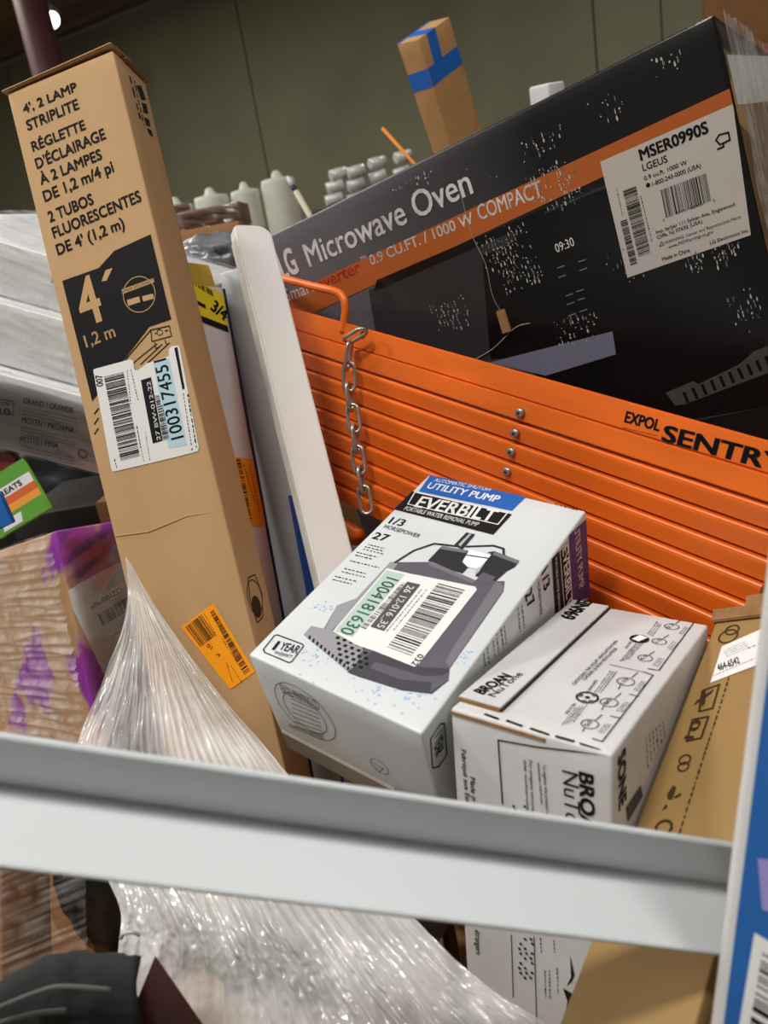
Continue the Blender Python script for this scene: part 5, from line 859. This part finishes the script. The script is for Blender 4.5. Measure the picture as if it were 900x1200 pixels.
# big stacks that carry the background things
std('tall_gaylord_box', (-0.30, 3.72, 1.70), (1.4, 1.70, 0.9), -0.25, M_KRAFT3, 'tall brown bulk box under the pale rolls in the background', 'box')
std('tall_gaylord_box', (0.50, 2.66, 1.60), (1.05, 1.60, 0.62), -0.1, M_KRAFT3, 'tall brown bulk box behind the microwave carton, under the silver tubes', 'box')
M_ROLL = mat('pale_wrap_roll', (206, 210, 196), 0.6, vary=0.14, vscale=12, bump=0.2, bscale=40)
RL = ['pale plastic-wrapped roll, leftmost of four behind the white board', 'pale plastic-wrapped roll, second from left behind the white board', 'pale plastic-wrapped roll, third from left behind the white board', 'tallest pale plastic-wrapped roll, rightmost of four behind the white board']
for k, (x, zt, rr) in enumerate(((-0.640, 1.955, 0.070), (-0.490, 1.968, 0.074), (-0.347, 1.968, 0.063), (-0.205, 1.99, 0.074))):
    V = []; Fc = []; n = 36; prof = [(rr*0.96, 0.0), (rr, 0.02), (rr, (zt-1.70)*0.5), (rr*0.99, zt-1.70-0.02), (rr*0.93, zt-1.70), (rr*0.35, zt-1.70+0.008), (rr*0.22, zt-1.70+0.03), (rr*0.12, zt-1.70+0.035)]
    for j, (r_, z_) in enumerate(prof):
        for i in range(n):
            t = 2*math.pi*i/n; q = r_*(1+0.04*noise.noise(Vector((math.cos(t)*2, math.sin(t)*2+k*4, z_*8)))); V.append((q*math.cos(t), q*math.sin(t), z_))
    for j in range(len(prof)-1):
        for i in range(n): Fc.append((j*n+i, j*n+(i+1) % n, (j+1)*n+(i+1) % n, (j+1)*n+i))
    Fc.append(tuple(range(n))[::-1]); Fc.append(tuple((len(prof)-1)*n+i for i in range(n)))
    o = mesh_obj('wrapped_roll', V, Fc, M_ROLL, None, True); o.location = (x, 3.47, 1.70); tag(o, RL[k], 'roll', 'pale wrapped rolls in the background')
M_BRN = mat('wrapped_brown_pack', (128, 100, 84), 0.35, vary=0.25, vscale=14)
std('tall_gaylord_box', (-0.62, 2.62, 1.76), (0.75, 1.76, 0.45), -0.1, M_KRAFT3, 'tall brown bulk box in the background under the two wrapped brown packs', 'box')
for nm, c_, dm, yw, lb in (('brown_pack', (-0.545, 2.70, 1.865), (0.18, 0.10, 0.10), 0.1, 'wrapped brown pack next to the tall fixture carton, left of two'), ('brown_pack', (-0.36, 2.54, 1.824), (0.20, 0.06, 0.10), -0.2, 'wrapped brown pack lying before the pale rolls, right of two')):
    R, dm = std(nm, c_, dm, yw, M_BRN, lb, 'pack', 'wrapped brown packs'); film_sheet('stretch_film', R, dm, 'front', 0, 0, dm[0], dm[1], M_FILMCLEAR, 0.004, 0.006, 0.2, 40, 6, 50, 30, 3.0)
gb = blob('grey_plastic_bag', (-0.27, 1.80, 1.640), (0.11, 0.08, 0.05), mat('grey_plastic', (120, 122, 128), 0.25, vary=0.4, vscale=12, bump=0.3, bscale=30), 4.0, 0.3, 2.4); tag(gb, 'crumpled grey plastic bag between the fixture carton and the white board', 'bag')
R, dm = std('brown_carton', (-0.22, 1.82, 1.572), (0.30, 1.572, 0.28), 0.1, M_KRAFT3, 'brown carton stack standing behind the slender white cartons', 'carton')
R, dm = std('open_brown_carton', (-0.90, 2.05, 1.785), (0.42, 0.27, 0.22), 0.12, mat('carton_warm', (150, 104, 66), 0.7, vary=0.15), 'brown carton edge far left above the wrapped filter cartons', 'carton', tilt=(0, -0.12))
R, dm = std('tall_gaylord_box', (-1.02, 2.02, 1.46), (0.8, 1.46, 0.44), 0.1, M_KRAFT3, 'tall brown bulk box far left behind the filter cartons', 'box')
dp_ = empty('white_rod', Matrix.Translation((-0.010, 2.955, 1.60)), 'white rod with dark ring and pointed tip standing behind the microwave carton', 'rod'); di = dp_.matrix_world.inverted()
A_, B_ = Vector((-0.141, 3.047, 1.941)), Vector((-0.010, 2.955, 1.60)); tube('shaft', [di @ A_.lerp(B_, 0.16), di @ B_], 0.011, mat('cream_rod', (214, 206, 180), 0.5), dp_, 12); tube('ring', [di @ A_.lerp(B_, 0.10), di @ A_.lerp(B_, 0.16)], 0.0112, mat('navy_ring', (40, 44, 84), 0.5), dp_, 12); tube('tip', [di @ A_, di @ A_.lerp(B_, 0.04), di @ A_.lerp(B_, 0.10)], [0.004, 0.010, 0.011], mat('white_tip', (230, 232, 238), 0.4), dp_, 12)
os_ = tube('orange_stick', [(0.197, 2.641, 1.98), (0.286, 2.60, 1.844), (0.44, 2.53, 1.602)], 0.0055, mat('orange_stick_paint', (244, 150, 40), 0.5), None, 10); tag(os_, 'thin orange stick leaning behind the microwave carton', 'stick')
M_TUBE = mat('silver_tube', (214, 216, 212), 0.25, metal=0.1, vary=0.25, vscale=30); k = 0
TB = [(0.012, 1.815), (0.022, 1.855), (0.040, 1.892), (0.085, 1.805), (0.092, 1.848), (0.100, 1.888), (0.160, 1.815), (0.170, 1.862), (0.175, 1.905), (0.245, 1.812), (0.252, 1.860), (0.262, 1.908)]
R, dm = std('tube_tray', (0.14, 2.80, 1.785), (0.40, 0.178, 0.20), -0.1, mat('dark_tray', (50, 46, 44), 0.6), 'dark tray under the stacked silver tubes behind the microwave carton', 'tray')
first = None
for ti, (x, z) in enumerate(TB):
    if first is None:
        first = tube('silver_tube', [(-0.03, 0, 0), (-0.028, 0, 0), (0.028, 0, 0), (0.03, 0, 0)], [0.012, 0.019, 0.019, 0.012], M_TUBE, None, 16); o = first
    else: o = first.copy(); link(o)
    o.location = (x, 2.80 + 0.012*math.sin(x*40), z); o.rotation_euler = (0, -0.15, 0.2+0.3*math.sin(z*90)); tag(o, 'silver tube in the %s row of the stack behind the microwave carton, %s' % (('bottom', 'middle', 'top')[ti % 3], ('leftmost', 'second from left', 'third from left', 'rightmost')[ti//3]), 'tube', 'stacked silver tubes')
rd_ = blob('red_bottle', (0.385, 2.78, 1.902), (0.022, 0.02, 0.04), mat('red_plastic', (150, 40, 44), 0.4), 1.0, 0.1, 2.0, sub=3); tag(rd_, 'small dull red bottle top beside the blue-taped carton', 'bottle')
R, dm = std('tube_box', (0.435, 2.78, 1.862), (0.14, 0.26, 0.14), 0.1, mat('dark_tray', (50, 46, 44), 0.6), 'dark box under the red bottle top behind the microwave carton', 'box')
R, dm = std('white_carton', (0.465, 1.70, 1.855), (0.05, 0.385, 0.05), 0.6, M_WHITE, 'white carton corner peeking over the top edge of the microwave carton', 'carton', tilt=(0.1, -0.1))
R, dm = std('tall_gaylord_box', (0.50, 1.86, 1.46), (0.42, 1.46, 0.46), 0.0, M_KRAFT3, 'brown bulk box hidden behind the microwave carton, under the white corner', 'box')
R, dm = std('film_wrapped_brown_carton', (0.82, 1.33, 1.70), (0.36, 1.70, 0.30), -0.35, mat('carton_dim', (140, 112, 76), 0.6, vary=0.2), 'tall film-wrapped brown carton behind the right end of the microwave carton', 'carton', tilt=(0, -0.03))
film_sheet('stretch_film', R, dm, 'front', 0, 0, dm[0], 0.5, M_FILMCLEAR, 0.006, 0.007, 1.2, 45, 8, 70, 90, 3.7)
R, dm = std('orange_brown_carton', (1.74, 3.05, 2.56), (0.55, 0.50, 0.4), -0.4, mat('carton_rust', (128, 84, 36), 0.7, vary=0.2), 'rust-brown carton high in the top right corner of the picture', 'carton', tilt=(0, 0.08))
R, dm = std('tall_gaylord_box', (1.75, 3.05, 1.98), (1.0, 1.98, 0.8), -0.3, M_KRAFT3, 'tall brown bulk box in the background at the far right', 'box')
for i, (x, c3) in enumerate(((1.43, (176, 140, 128)), (1.50, (120, 40, 44)), (1.56, (96, 84, 40)))):
    o = blob('small_jar', (x, 2.78, 2.01+0.01*i), (0.03, 0.03, 0.035), mat('jar_%d' % i, c3, 0.4), i*2.0, 0.08, 2.0, sub=3); tag(o, ['pale pink jar on the far right bulk box', 'dark red jar on the far right bulk box', 'olive jar on the far right bulk box'][i], 'jar')
# ------------------------------------------------------------------ gap between board, barricade and pump carton
gp = blob('grey_film_wad', (-0.050, 0.880, 1.215), (0.035, 0.02, 0.03), mat('grey_plastic', (120, 122, 128), 0.25), 6.0, 0.3, 2.2, sub=4); tag(gp, 'grey plastic film wad in the gap under the orange barricade', 'plastic film')
